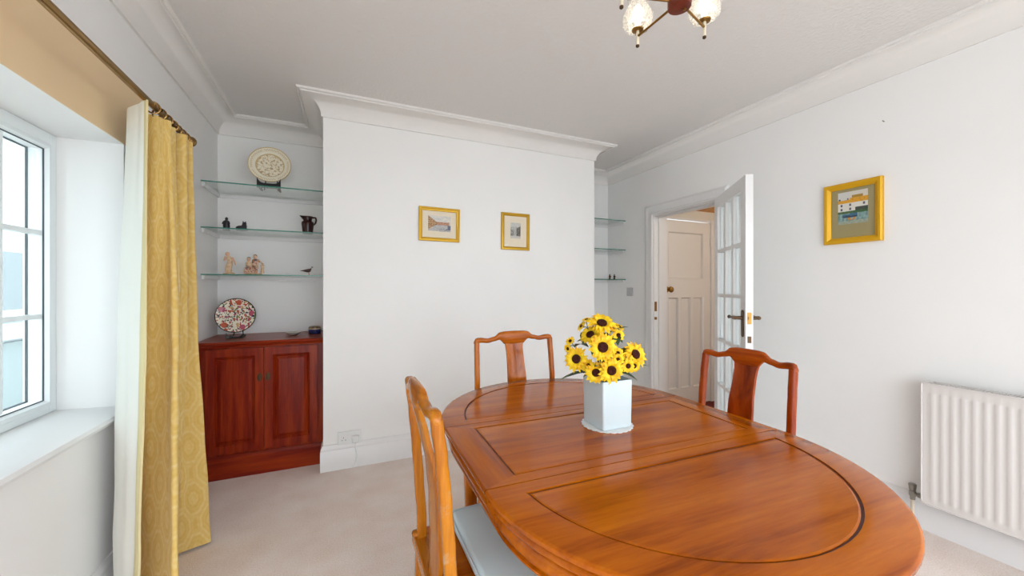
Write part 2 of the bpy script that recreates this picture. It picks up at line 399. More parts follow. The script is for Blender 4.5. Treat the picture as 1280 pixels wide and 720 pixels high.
pan = [(0.095, 0.595, 1.31, 1.80)] + [(0.095+i*0.1745, 0.095+i*0.1745+0.142, 0.18, 1.128) for i in range(3)]
fr = MB()
def dbox(mb, x0, x1, z0, z1): mb.box(x0, x1, 0, 0.04, z0, z1)
dbox(fr, 0.003, 0.095, 0.006, hdz-0.003); dbox(fr, 0.595, W2-0.003, 0.006, hdz-0.003)
dbox(fr, 0.095, 0.595, 0.006, 0.18); dbox(fr, 0.095, 0.595, 1.128, 1.31); dbox(fr, 0.095, 0.595, 1.80, hdz-0.003)
for i in range(2): dbox(fr, 0.237+i*0.1745, 0.2695+i*0.1745, 0.18, 1.128)
ob('door_frame', fr, PD, d2, smooth=0)
for x0, x1, z0, z1 in pan:
    p = ob('panel', bx(x0, x1, 0.020, 0.030, z0, z1), PD, d2, smooth=0)
    ob('moulding', MB().ring(x1-x0, z1-z0, [(0,-0.020),(0,0.0),(0.005,0.002),(0.009,-0.004),(0.016,-0.019)]).xf(Matrix.Translation(((x0+x1)/2, 0, (z0+z1)/2))), PD, p, smooth=0)
kn = ob('knob', MB().lathe([(0.030,0),(0.030,0.004),(0.024,0.010),(0.011,0.014),(0.011,0.036),(0.026,0.042),(0.031,0.056),(0.026,0.068),(0.010,0.073)], 20).xf(Matrix.Translation((0.075,0.0,1.205)) @ Matrix.Rotation(PI/2,4,'X')), BRASS, d2, smooth=50)
for z in (0.25, 1.66): ob('hinge', MB().lathe([(0.008,z),(0.008,z+0.09)], 10, W2-0.004, -0.006), PD, d2)
hall_l = bpy.data.lights.new('hall_lamp', 'POINT'); hall_l.energy = 12; hall_l.color = (1.0, 0.93, 0.84); hall_l.shadow_soft_size = 0.12
hl = thing('hall_ceiling_lamp', 'warm globe lamp on the hall ceiling beyond the doorway', 'lamp', (3.6, 1.25, 2.40))
ob('ceiling_rose', MB().lathe([(0.05,0),(0.05,-0.02),(0.02,-0.03),(0.02,-0.06)], 20), BRASS, hl)
ob('globe', MB().ball((0,0,-0.15), 0.10, 0.10, 0.10, 20, 12), mat('lit_opal_globe', (1,0.9,0.75,1), 0.4, emit=(1.0,0.93,0.84,1), estr=4), hl)
hlo = bpy.data.objects.new('hall_lamp_light', hall_l); C.objects.link(hlo); hlo.location = (3.6, 1.25, 2.10)

# door_1: open glazed door
hx, hy = 2.662, 2.105
fxx, fyy = 2.246, 1.562
dl = math.hypot(hx-fxx, hy-fyy)
d1 = sroot('door_1', 'white glazed door with small panes standing open into the room', 'door', (hx, hy, 0), math.atan2(fyy-hy, fxx-hx))
# local: x from hinge to free edge, visible face towards -y? (face normal (-.81,.585)) is local -y
T = 0.042; DH = 1.912
gx0, gx1, gz0, gz1 = 0.085, dl-0.085, 0.165, 1.832
fr = MB()
fr.box(0, gx0, 0, T, 0.008, DH); fr.box(gx1, dl, 0, T, 0.008, DH); fr.box(gx0, gx1, 0, T, 0.008, gz0); fr.box(gx0, gx1, 0, T, gz1, DH)
ob('door_frame', fr, TRIM, d1, smooth=0)
bw = 0.011
NR = 5
for k in (1, 2):
    x = gx0+(gx1-gx0)*k/3; ob('glazing_bar', bx(x-bw, x+bw, 0.004, T-0.004, gz0, gz1), TRIM, d1, smooth=0)
for k in range(1, NR):
    z = gz0+(gz1-gz0)*k/NR; ob('glazing_bar', bx(gx0, gx1, 0.0045, T-0.0045, z-bw, z+bw), TRIM, d1, smooth=0)
for i in range(3):
    for j in range(NR):
        a, b = gx0+(gx1-gx0)*i/3+(bw if i else 0), gx0+(gx1-gx0)*(i+1)/3-(bw if i < 2 else 0)
        c_, d = gz0+(gz1-gz0)*j/NR+(bw if j else 0), gz0+(gz1-gz0)*(j+1)/NR-(bw if j < NR-1 else 0)
        ob('pane', bx(a, b, T/2-0.002, T/2+0.002, c_, d), PANE, d1, smooth=0)
for sy, y in ((-1, 0.0), (1, T)):
    prof = []
    pl = []
    for k in range(16):
        a = 2*PI*k/16
        pl.append((dl-0.045 + 0.019*math.cos(a), 1.0 + (0.065 if math.sin(a) >= 0 else -0.065) + 0.019*math.sin(a)))
    plate = ob('handle_plate', MB().loft([[(x, y, z) for x, z in pl], [(x, y+sy*0.006, z) for x, z in pl]]), DBRASS, d1, smooth=0)
    hnd = MB().tube([(dl-0.045, y, 1.035), (dl-0.045, y+sy*0.03, 1.035), (dl-0.045, y+sy*0.045, 1.035)], [0.012, 0.011, 0.009], 10)
    hnd.tube([(dl-0.040, y+sy*0.045, 1.035), (dl-0.06, y+sy*0.047, 1.035), (dl-0.10, y+sy*0.048, 1.036), (dl-0.13, y+sy*0.048, 1.035), (dl-0.145, y+sy*0.048, 1.035), (dl-0.155, y+sy*0.048, 1.035)], [0.012,0.012,0.007,0.007,0.012,0.006], 10)
    ob('lever', hnd, DBRASS, plate)
ob('latch_plate', bx(dl-0.0005, dl+0.002, T/2-0.011, T/2+0.011, 1.0, 1.07), BRASS, d1, smooth=0)
ob('latch_bolt', bx(dl, dl+0.010, T/2-0.006, T/2+0.006, 1.026, 1.046), BRASS, d1, smooth=0)
ob('lock_plate', bx(dl-0.0005, dl+0.002, T/2-0.010, T/2+0.010, 0.885, 0.925), DBRASS, d1, smooth=0)
for z in (0.22, 1.62): ob('hinge', MB().lathe([(0.007, z), (0.007, z+0.085)], 10, 0.0, T+0.004), BRASS, d1)

# neighbouring house seen through the window
nh = thing('neighbouring_house', 'pale rendered house wall with window and porch outside', 'building', (-3.5, 0, -0.6))
REND = paint('grey_render', lin(166, 172, 174), 0.8); REND2 = paint('grey_panel_paint', lin(124, 134, 134), 0.7); OUTG = mat('outside_window_glass', lin(104, 112, 114), 0.6)
ob('wall', bx(-0.3, 0, -4.0, 14.0, 0, 6.6), REND, nh, smooth=0)
ob('pilaster', bx(0, 0.10, 6.75, 7.0, 0, 6.0), REND, nh, smooth=0)
ob('pilaster', bx(0, 0.10, 7.7, 7.9, 0, 6.0), REND, nh, smooth=0)
ob('string_course', bx(0, 0.14, 3.0, 6.75, 1.25, 1.42), REND, nh, smooth=0)
ob('garage_panel', bx(0, 0.03, 5.6, 6.7, 0.0, 1.2), REND2, nh, smooth=0)
for y in (5.9, ):
    wf = ob('window', bx(0, 0.06, y, y+0.85, 3.5, 4.3), UPVC, nh, smooth=0)
    ob('pane', bx(0.05, 0.075, y+0.07, y+0.78, 3.57, 4.23), OUTG, wf, smooth=0)
wf = ob('window', bx(0, 0.06, 5.75, 6.6, 1.5, 2.3), UPVC, nh, smooth=0)
ob('pane', bx(0.05, 0.075, 5.82, 6.53, 1.57, 2.23), OUTG, wf, smooth=0)
ob('drainpipe', MB().tube([(0.08, 7.3, 0), (0.08, 7.3, 6.0)], 0.04, 10), mat('grey_drainpipe', lin(150,158,160), 0.5), nh)
PAVE = paint('pale_paving', lin(190, 188, 182), 0.9)
struct(ob('ground', bx(-9.0, -1.20, -4.0, 14.0, -0.72, -0.6), PAVE, smooth=0), 'pale paved ground outside the window', 'ground')
struct(ob('ground_blocker', MB().box(-1.2, 2.86, -14.0, YR-0.15, -0.2, -0.1).box(2.86, 12.0, -14.0, 0.49, -0.2, -0.1), PAVE, smooth=0), 'unseen pale ground added behind the viewer to cut light from below', 'ground')  # added out of view so less skylight comes up onto the ceiling

# ------------------------------------------------------------------ dining table
TX, TY, TRZ, TZ = 0.823, 1.042, -0.029, 0.75
table = thing('dining_table', 'oval orange rosewood dining table with grooved panels and moulded edge', 'table', (TX, TY, 0), TRZ)
R, LH, INS = 0.512, 0.2155, 0.08
EDGE = [(0.0, 0.7485), (0.003, 0.745), (0.003, 0.738), (-0.001, 0.733), (-0.011, 0.731), (-0.013, 0.727), (-0.007, 0.723), (-0.005, 0.717), (-0.009, 0.711), (-0.019, 0.709), (-0.023, 0.704), (-0.023, 0.700)]
def D_loop(r, cut, n=40, m=8):
    """end section outline (far end, +y): arc from right to left, then straight along y=cut back to the right"""
    a0 = math.asin(min(1, max(-1, cut / r)))
    pts = []
    for k in range(n+1):
        a = a0 + (PI - 2*a0)*k/n; pts.append((r*math.cos(a), r*math.sin(a)))
    x = r*math.cos(a0)
    for k in range(1, m): pts.append((-x + 2*x*k/m, cut))
    return pts
NA, NM = 40, 8
def end_section(sgn):
    out = D_loop(R, 0.0022, NA, NM); inn = D_loop(R-INS, 0.045, NA, NM); pin = D_loop(R-INS-0.006, 0.051, NA, NM); pin2 = D_loop(R-INS-0.010, 0.055, NA, NM)
    def place(pts, z, off=0.0):
        res = []
        for i, (x, y) in enumerate(pts):
            if i <= NA:
                l = math.hypot(x, y); x, y = x*(l+off)/l, max(0.0022, y*(l+off)/l)
            res.append((x, sgn*(LH + y), z))
        return res
    loops = [place(out, 0.698, -0.03)] + [place(out, z, o) for o, z in reversed(EDGE)] + [place(out, TZ, -0.003)] + [place(inn, TZ), place(inn, TZ-0.004)]
    border = ob('top_border', MB().loft(loops, True, True, False), TWX, table, smooth=40)
    ob('groove', MB().loft([place(inn, TZ-0.009), place(inn, TZ-0.004), place(pin, TZ-0.004)], True, True, False), TGROOVE, table, smooth=0)
    ob('inlaid_panel', MB().loft([place(pin, TZ-0.008), place(pin, TZ-0.002), place(pin2, TZ-0.0003)], True, True, True), TWX, table, smooth=0)
    ap0 = D_loop(R-0.030, 0.0015, NA, NM)
    ob('apron', MB().loft([place(ap0, 0.646, -0.010), place(ap0, 0.648, 0.003), place(ap0, 0.654, 0.004), place(ap0, 0.657, -0.002), place(ap0, 0.664, 0.005), place(ap0, 0.675, 0.010), place(ap0, 0.686, 0.009), place(ap0, 0.694, 0.004), place(ap0, 0.698, -0.004)], True, True, True), TWX, table, smooth=40)
end_section(1); end_section(-1)
# leaf: two long rails, two short stiles, mitred
gy = LH - 0.04; gx = R - 0.088
def quadboard(name, c4, m, edge=None):
    """c4: four (x,y) corners; edge: index of the side (i,i+1) carrying the moulding"""
    def lp(z, off=0.0):
        p = [list(q) for q in c4]
        if edge is not None:
            for i in (edge, (edge+1) % 4): p[i][0] += off * (1 if p[i][0] > 0 else -1)
        return [(x, y, z) for x, y in p]
    if edge is None: loops = [lp(0.735), lp(TZ)]
    else: loops = [lp(0.698, -0.03)] + [lp(z, o) for o, z in reversed(EDGE)] + [lp(TZ, -0.003)]
    return ob(name, MB().loft(loops), m, table, smooth=40)
e = LH - 0.0020
quadboard('leaf_rail', [(-R+0.0035, e), (R-0.0035, e), (gx, gy), (-gx, gy)], TWX)
quadboard('leaf_rail', [(R-0.0035, -e), (-R+0.0035, -e), (-gx, -gy), (gx, -gy)], TWX)
quadboard('leaf_stile', [(-R, -e), (-R, e), (-gx, gy), (-gx, -gy)], TWY, 0)
quadboard('leaf_stile', [(R, e), (R, -e), (gx, -gy), (gx, gy)], TWY, 0)
def rl(x, y, z): return [(-x,-y,z),(x,-y,z),(x,y,z),(-x,y,z)]
ob('groove', MB().loft([rl(gx, gy, TZ-0.009), rl(gx, gy, TZ-0.004), rl(gx-0.006, gy-0.006, TZ-0.004)], True, True, False), TGROOVE, table, smooth=0)
ob('inlaid_panel', MB().loft([rl(gx-0.006, gy-0.006, TZ-0.008), rl(gx-0.006, gy-0.006, TZ-0.002), rl(gx-0.010, gy-0.010, TZ-0.0003)]), TWX, table, smooth=0)
for sx in (-1, 1):
    pr = [(0.472,0.646),(0.485,0.648),(0.486,0.654),(0.480,0.657),(0.487,0.664),(0.492,0.675),(0.491,0.686),(0.486,0.694),(0.478,0.698),(0.46,0.698),(0.46,0.646)]
    ob('apron', MB().loft([[(sx*x, y, z) for x, z in pr] for y in (-LH+0.002, LH-0.002)]), TWY, table, smooth=40)
for sx in (-1, 1):
    for sy in (-1, 1):
        cx, cy = sx*0.39, sy*0.335
        lo = []
        for z, w, o in ((0,0.030,0.014),(0.03,0.036,0.014),(0.07,0.024,0.004),(0.25,0.022,-0.004),(0.45,0.022,0.0),(0.58,0.024,0.004),(0.645,0.028,0.004)):
            x, y = cx + sx*o, cy + sy*o
            lo.append([(x + w*math.copysign(abs(math.cos(2*PI*k/16))**0.6, math.cos(2*PI*k/16)), y + w*math.copysign(abs(math.sin(2*PI*k/16))**0.6, math.sin(2*PI*k/16)), z) for k in range(16)])
        ob('leg', MB().loft(lo), CWZ, table)

# ------------------------------------------------------------------ dining chairs
def sq(cx, cy, z, wx, wy, n=14, e=0.55):
    return [(cx + wx*math.copysign(abs(math.cos(2*PI*k/n))**e, math.cos(2*PI*k/n)), cy + wy*math.copysign(abs(math.sin(2*PI*k/n))**e, math.sin(2*PI*k/n)), z) for k in range(n)]
BACKY = [(0.40,-0.212),(0.50,-0.211),(0.62,-0.219),(0.74,-0.228),(0.84,-0.237),(0.92,-0.247),(1.0,-0.253)]
def byz(z):
    return interp(BACKY, z)
def make_chair(label, loc, rz, pw=0.1875, zt=0.945, CWZ=CWZ, CWX=CWX):
    t = thing('dining_chair', label, 'chair', loc, rz, 'rosewood dining chairs round the table')
    # posts
    for s in (-1, 1):
        lo = []
        for k in range(15):
            z = lerp(0.425, zt-0.024, k/14)
            x = s*(pw + 0.004*math.sin(k/14*PI))
            lo.append(sq(x, byz(z), z, 0.0125, 0.0145))
        ob('back_post', MB().loft(lo), CWZ, t, smooth=50)
        # little scroll where the post meets the seat
        ob('post_foot', MB().ball((s*(pw+0.004), -0.226, 0.449), 0.016, 0.016, 0.009, 10, 6), CWZ, t, smooth=60)
        lo = [sq(s*(0.196+0.004*(1-k/6)), -0.212-0.02*(1-k/6)**2, lerp(0, 0.40, k/6), 0.0165, 0.0165) for k in range(7)]
        ob('leg', MB().loft(lo), CWZ, t, smooth=50)
        lo = [sq(s*0.200, 0.182, lerp(0, 0.40, k/6), 0.017, 0.017) for k in range(7)]
        ob('leg', MB().loft(lo), CWZ, t, smooth=50)
    # yoke shaped top rail
    lo = []
    N = 48
    for k in range(N+1):
        x = lerp(-1, 1, k/N); ax = abs(x)
        X = x*(pw+0.0135)
        top = interp([(0,0.024),(0.24,0.023),(0.34,0.020),(0.50,-0.002),(0.66,-0.009),(0.84,-0.003),(0.94,-0.003),(0.985,-0.012),(1.0,-0.022)], ax)
        bot = interp([(0,-0.045),(0.25,-0.044),(0.29,-0.034),(0.36,-0.020),(0.50,-0.026),(0.66,-0.033),(0.85,-0.029),(0.92,-0.031),(1.0,-0.034)], ax)
        zc = zt + (top+bot)/2; hz = (top-bot)/2
        yc = byz(zt-0.01) - 0.012*(1-ax**2)
        hy_ = interp([(0,0.013),(0.3,0.012),(0.6,0.0125),(0.9,0.014),(0.97,0.0135),(1.0,0.008)], ax)
        lo.append([(X, yc + hy_*math.copysign(abs(math.cos(2*PI*j/14))**0.7, math.cos(2*PI*j/14)), zc + hz*math.copysign(abs(math.sin(2*PI*j/14))**0.7, math.sin(2*PI*j/14))) for j in range(14)])
    ob('top_rail', MB().loft(lo), CWX, t, smooth=60)
    # splat
    lo = []
    for k in range(19):
        z = lerp(0.435, zt-0.036, k/18); u = k/18
        w = interp([(0,0.060),(0.3,0.058),(0.6,0.053),(0.82,0.048),(0.93,0.0475),(1.0,0.053)], u)
        y = byz(z) - 0.012*smooth01((u-0.6)/0.4) + 0.010*math.sin(u*PI)
        loop = []
        for j, (sx, sy) in enumerate(((-1,-1),(-0.5,-1),(0,-1),(0.5,-1),(1,-1),(1,1),(0.5,1),(0,1),(-0.5,1),(-1,1))):
            loop.append((w*sx, y - 0.006*(1-sx*sx) + sy*0.0065, z))
        lo.append(loop)
    ob('splat', MB().loft(lo), CWZ, t, smooth=50, bevel=0.002)
    # seat frame of four boards round an inset panel
    xw, y0, y1, z0, z1, b = 0.226, -0.235, 0.205, 0.402, 0.440, 0.055
    def board(c4, m):
        ob('seat_rail', MB().prism(c4, z0, z1), m, t, smooth=0, bevel=0.004)
    board([(-xw,y0),(xw,y0),(xw-b,y0+b),(-xw+b,y0+b)], CWX)
    board([(xw,y1),(-xw,y1),(-xw+b,y1-b),(xw-b,y1-b)], CWX)
    board([(-xw,y1),(-xw,y0),(-xw+b,y0+b),(-xw+b,y1-b)], TWY)
    board([(xw,y0),(xw,y1),(xw-b,y1-b),(xw-b,y0+b)], TWY)
    ob('seat_panel', bx(-xw+b, xw-b, y0+b, y1-b, z0+0.008, z1-0.004), TWY, t, smooth=0)
    # aprons and stretchers
    for nm, bb in (('apron', bx(-0.185,0.185,0.175,0.192,0.345,0.402)), ('apron', bx(-0.185,0.185,-0.222,-0.206,0.345,0.402)), ('apron', bx(-0.212,-0.196,-0.2,0.17,0.345,0.402)), ('apron', bx(0.196,0.212,-0.2,0.17,0.345,0.402)),
                   ('stretcher', bx(-0.185,0.185,0.172,0.190,0.10,0.128)), ('stretcher', bx(-0.19,0.19,-0.234,-0.218,0.15,0.178)), ('stretcher', bx(-0.208,-0.192,-0.21,0.17,0.125,0.153)), ('stretcher', bx(0.192,0.208,-0.21,0.17,0.125,0.153))):
        ob(nm, bb, CWX, t, smooth=0, bevel=0.003)
    return t
def cushion(label, loc, rz):
    mb = MB(); lo = []
    hx_, hy0, hy1, th = 0.214, -0.118, 0.198, 0.044
    cy, hy = (hy0+hy1)/2, (hy1-hy0)/2
    for i in range(9):
        a = -PI/2 + PI*i/8; r = 0.018*(1-math.cos(a)); z = th/2 + th/2*math.sin(a)
        lo.append([(x, y+cy, z) for x, y, _ in sq(0, 0, 0, hx_-r, hy-r, 40, 0.16)])
    top = lo[-1]
    for q in (0.8, 0.5, 0.2): lo.append([(x*q, cy+(y-cy)*q, th + 0.004*(1-q*q)) for x, y, z in top])
    mb.loft(lo)
    o = tag(ob('seat_cushion', mb, CUSH, None, smooth=60, loc=(loc[0], loc[1], 0.4405), rot=(0,0,rz)), label, 'cushion', 'pale blue seat cushions')
    # piping
    ob('piping', MB().tube([(x*1.002, cy+(y-cy)*1.002, 0.036) for x, y, z in [(p[0], p[1], 0) for p in lo[4]]], 0.0028, 6, True), CUSH, o)
    return o
C1 = (0.440, 1.038); C2 = (1.286, 1.068); C3 = (0.838, 1.612)
make_chair('honey coloured rosewood chair with worn back, left of the table by the curtain', (C1[0], C1[1], 0), -PI/2, 0.183, 0.950, HWZ, HWX)
make_chair('red toned rosewood chair on the far side of the table near the radiator', (C2[0], C2[1], 0), PI/2, 0.1875, 0.943, RWZ, RWX)
make_chair('rosewood chair at the head of the table in front of the chimney breast', (C3[0], C3[1], 0), PI, 0.212, 0.968)
cushion('pale blue cushion on the honey coloured chair nearest the curtain', C1, -PI/2)

# ------------------------------------------------------------------ vase, doily and sunflowers
VX, VY, VR = 0.835, 1.078, 0.0
dz = MB(); n = 96
lo = []
for r, z in ((0.0, 0.0018), (0.05, 0.0018), (0.074, 0.0018)):
    lo.append([(max(r,0.001)*math.cos(2*PI*k/n), max(r,0.001)*math.sin(2*PI*k/n), z) for k in range(n)])
lo.append([((0.083+0.005*abs(math.sin(12*2*PI*k/n)))*math.cos(2*PI*k/n), (0.083+0.005*abs(math.sin(12*2*PI*k/n)))*math.sin(2*PI*k/n), 0.0025+0.0012*math.sin(9*2*PI*k/n)) for k in range(n)])
lo.append([((0.083+0.005*abs(math.sin(12*2*PI*k/n)))*math.cos(2*PI*k/n), (0.083+0.005*abs(math.sin(12*2*PI*k/n)))*math.sin(2*PI*k/n), 0.0004) for k in range(n)])
dz.loft(lo)
doily = tag(ob('doily', dz, LACE, None, loc=(VX, VY, TZ)), 'round white scalloped lace doily under the vase', 'doily')
vw = 0.058
vase = thing('vase', 'square white ceramic vase holding the sunflowers', 'vase', (VX, VY, TZ+0.0022), -0.02)
vb = []
def vs(w, z): return [(x, y, z) for x, y, _ in sq(0, 0, 0, w, w, 40, 0.09)]
ob('body', MB().loft([vs(vw-0.004, 0), vs(vw, 0.004), vs(vw+0.002, 0.155), vs(vw+0.001, 0.160), vs(vw-0.003, 0.160), vs(vw-0.006, 0.150), vs(vw-0.008, 0.02)]), VASEM, vase, smooth=30)
FL = [('big',(0.810,1.074,1.098),(-0.25,-0.57,0.78),0.0464,'topmost big sunflower facing upward at the crown of the bunch'),
('big',(0.763,1.007,1.030),(-0.40,-0.90,0.15),0.0449,'big sunflower facing forward in the middle of the bunch'),
('big',(0.720,1.092,0.981),(-0.77,-0.58,0.26),0.0404,'big sunflower at the far left side of the bunch'),
('big',(0.907,1.020,0.995),(-0.00,-0.93,0.37),0.0434,'big sunflower at the far right side of the bunch'),
('big',(0.749,1.024,0.947),(-0.49,-0.87,-0.05),0.0349,'lowest left big sunflower drooping over the vase rim'),
('big',(0.782,0.988,0.958),(-0.31,-0.95,0.05),0.0407,'lowest middle big sunflower drooping over the vase rim'),
('big',(0.775,1.090,1.060),(-0.69,-0.27,0.68),0.0382,'big sunflower tilted away behind the middle bloom'),
('small',(0.851,1.067,1.079),(-0.02,-0.56,0.83),0.0193,'small sunflower just right of the topmost bloom'),
('small',(0.855,1.043,1.060),(-0.17,-0.98,0.10),0.0217,'small round sunflower facing forward at upper right'),
('small',(0.723,1.135,1.036),(-0.71,-0.28,0.65),0.0166,'upper of two tiny sunflowers sticking out at left'),
('small',(0.710,1.129,1.011),(-0.95,-0.29,-0.11),0.0165,'lower of two tiny sunflowers sticking out at left'),
('small',(0.774,1.112,1.110),(-0.28,-0.11,0.95),0.0166,'highest tiny sunflower at the upper left of the bunch'),
('small',(0.764,1.127,1.087),(-0.82,0.11,0.57),0.0196,'tiny sunflower turned away at the upper left'),
('small',(0.827,1.012,1.005),(-0.29,-0.91,0.31),0.0210,'upper of two small sunflowers right of the middle bloom'),
('small',(0.821,1.004,0.986),(-0.31,-0.95,0.00),0.0209,'lower of two small sunflowers right of the middle bloom'),
('small',(0.890,1.006,0.960),(-0.09,-0.97,-0.21),0.0240,'small sunflower hanging at the lower right edge'),
('small',(0.858,0.998,0.964),(-0.22,-0.98,0.00),0.0236,'small dark hearted sunflower low on the right'),
('small',(0.744,1.060,0.962),(-0.67,-0.74,0.10),0.0238,'small orange sunflower low on the left'),
('small',(0.891,1.082,1.083),(0.28,-0.51,0.81),0.0197,'small sunflower at the upper right edge of the bunch'),
('small',(0.877,1.023,0.986),(-0.06,-0.97,0.23),0.0215,'small sunflower tucked beside the right hand bloom')]
def petal_ring(mb, r0, r1, w, n, lift, rnd, ph):
    for k in range(n):
        a = ph + 2*PI*(k + rnd.uniform(-.2,.2))/n; L = r1*rnd.uniform(0.88, 1.06); ww = w*rnd.uniform(0.85,1.1); lf = lift*rnd.uniform(0.4,1.5)
        rad = Vector((math.cos(a), math.sin(a), 0)); tan = Vector((-math.sin(a), math.cos(a), 0)); up = Vector((0,0,1))
        st = [(r0, 0.5, 0.0), (lerp(r0,L,0.35), 0.95, lf*0.9), (lerp(r0,L,0.60), 0.92, lf), (lerp(r0,L,0.82), 0.52, lf*0.5), (L, 0.02, -lf*0.2)]
        vs_, fs = [], []
        for rr, wf, zz in st:
            for q in (-1, 0, 1): vs_.append(rad*rr + tan*ww*wf*q + up*(zz + (0.10*ww if q else -0.15*ww)))
        for i in range(len(st)-1):
            for q in range(2): fs.append((i*3+q, i*3+q+1, i*3+q+4, i*3+q+3))
        mb.add(vs_, fs)
rnd = random.Random(3)
def leaf_mesh(base, tip, w, droop=0.01):
    base, tip = Vector(base), Vector(tip); d = tip - base; L = d.length; t_ = d.normalized()
    side = t_.cross(Vector((0,0,1)));
    if side.length < 0.2: side = Vector((1,0,0))
    side.normalize(); nrm = side.cross(t_)
    vs_, fs = [], []
    st = [(0,0.08),(0.15,0.55),(0.35,1.0),(0.6,0.85),(0.82,0.45),(1.0,0.03)]
    for u, wf in st:
        c_ = base + d*u + nrm*droop*math.sin(u*PI)
        vs_ += [c_ - side*w*wf + nrm*w*0.2*wf, c_, c_ + side*w*wf + nrm*w*0.2*wf]
    for i in range(len(st)-1):
        for q in range(2): fs.append((i*3+q, i*3+q+1, i*3+q+4, i*3+q+3))
    return MB().add(vs_, fs)
LT = {2: [(0.668,1.114,0.912),(0.690,1.127,0.968),(0.735,1.075,0.935)], 7: [(0.862,1.03,1.035),(0.82,1.04,1.05)], 14: [(0.79,1.0,0.945),(0.835,0.99,0.95)], 9: [(0.760,1.08,1.02)], 12: [(0.75,1.10,1.03)], 19: [(0.90,1.03,1.03),(0.862,1.01,1.02)], 4: [(0.700,1.085,0.930)], 1: [(0.722,0.993,0.973),(0.765,1.0,0.965),(0.74,1.03,1.0)], 3: [(0.961,1.007,0.953),(0.915,1.03,0.95)], 15: [(0.902,1.001,0.910)], 18: [(0.915,1.059,1.083)], 6: [(0.735,1.114,1.035),(0.765,1.06,1.02)], 16: [(0.850,0.991,0.938)], 17: [(0.718,1.049,0.930)], 5: [(0.80,0.985,0.925)], 0: [(0.80,1.04,1.04)], 8: [(0.835,1.02,1.03)], 13: [(0.80,1.02,0.985)]}
for fi, (kind, P, N_, r, lab) in enumerate(FL):
    f = thing('sunflower', lab, 'sunflower', P, 0, 'artificial sunflowers in the vase')
    nz = Vector(N_).normalized(); q = nz.to_track_quat('Z', 'Y').to_matrix().to_4x4()
    mb = MB()
    npet = 15 if kind == 'big' else 11
    r *= 1.14
    petal_ring(mb, r*0.26, r, r*0.145 if kind == 'big' else r*0.20, npet, r*0.06, rnd, 0)
    petal_ring(mb, r*0.26, r*0.86, r*0.14 if kind == 'big' else r*0.20, npet, r*0.20, rnd, PI/npet)
    ob('petals', mb.xf(q), PETAL, f, smooth=60)
    dr = r*(0.34 if kind == 'big' else 0.32)
    ob('disc', MB().lathe([(dr*0.9,-0.002),(dr,0.001),(dr*0.95,r*0.12),(dr*0.7,r*0.19),(dr*0.4,r*0.17),(0.001,r*0.13)], 16).xf(q), DISC, f, smooth=60)
    ob('calyx', MB().lathe([(r*0.06,-r*0.3),(r*0.25,-r*0.2),(r*0.36,-0.001),(r*0.2,0.001)], 10).xf(q), STEM, f, smooth=60)
    P0 = Vector(P); root = Vector((VX + (P0.x-VX)*0.25, VY + (P0.y-VY)*0.25, 0.88))
    b0 = P0 - nz*r*0.28; mid = b0 - nz*0.03; mid.z = max(mid.z, 0.93)
    pts = catmull([tuple(root-P0), tuple(Vector((root.x,root.y,0.93))-P0), tuple(mid-P0), tuple(b0-P0)], 10)
    ob('stem', MB().tube(pts, 0.0025 if kind == 'big' else 0.0016, 6), STEM, f)
    for tp in LT.get(fi, []):
        bs = lerp(Vector((VX, VY, 0.935)), Vector(tp), 0.15) if tp[2] < 0.99 else mid
        ob('leaf', leaf_mesh(Vector(bs)-P0, Vector(tp)-P0, 0.02), LEAF, f, smooth=60)

# ------------------------------------------------------------------ alcove cabinet
cab = thing('alcove_cabinet', 'low red mahogany cupboard with two panelled doors in the alcove', 'cabinet', (-0.48, 3.22, 0))
ox, oy = 0.48, -3.22
cx0, cx1 = XL+0.002, BX0-0.002
ob('body', MB().box(cx0+ox, cx1+ox, 2.990+oy, YA-0.002+oy, 0.14, 0.846), MAHZ, cab, smooth=0)
ob('plinth', MB().box(cx0+0.06+ox, cx1+ox, 2.974+oy, 2.994+oy, 0.0, 0.125).box(cx0+0.005+ox, cx0+0.06+ox, 2.974+oy, 2.994+oy, 0.008, 0.125).loft([[(x+ox, y+oy, z) for y, z in ((2.974,0.125),(2.984,0.145),(2.994,0.145),(2.994,0.125))] for x in (cx0+0.005, cx1)]), MAHX, cab, smooth=0)
ob('worktop', MB().loft([[(x+ox, y+oy, z) for y, z in ((2.958,0.876),(2.954,0.870),(2.956,0.860),(2.966,0.855),(2.972,0.846),(2.976,0.838),(2.990,0.836),(YA-0.002,0.846),(YA-0.002,0.876))] for x in (cx0, cx1)]), MAHX, cab, smooth=0)
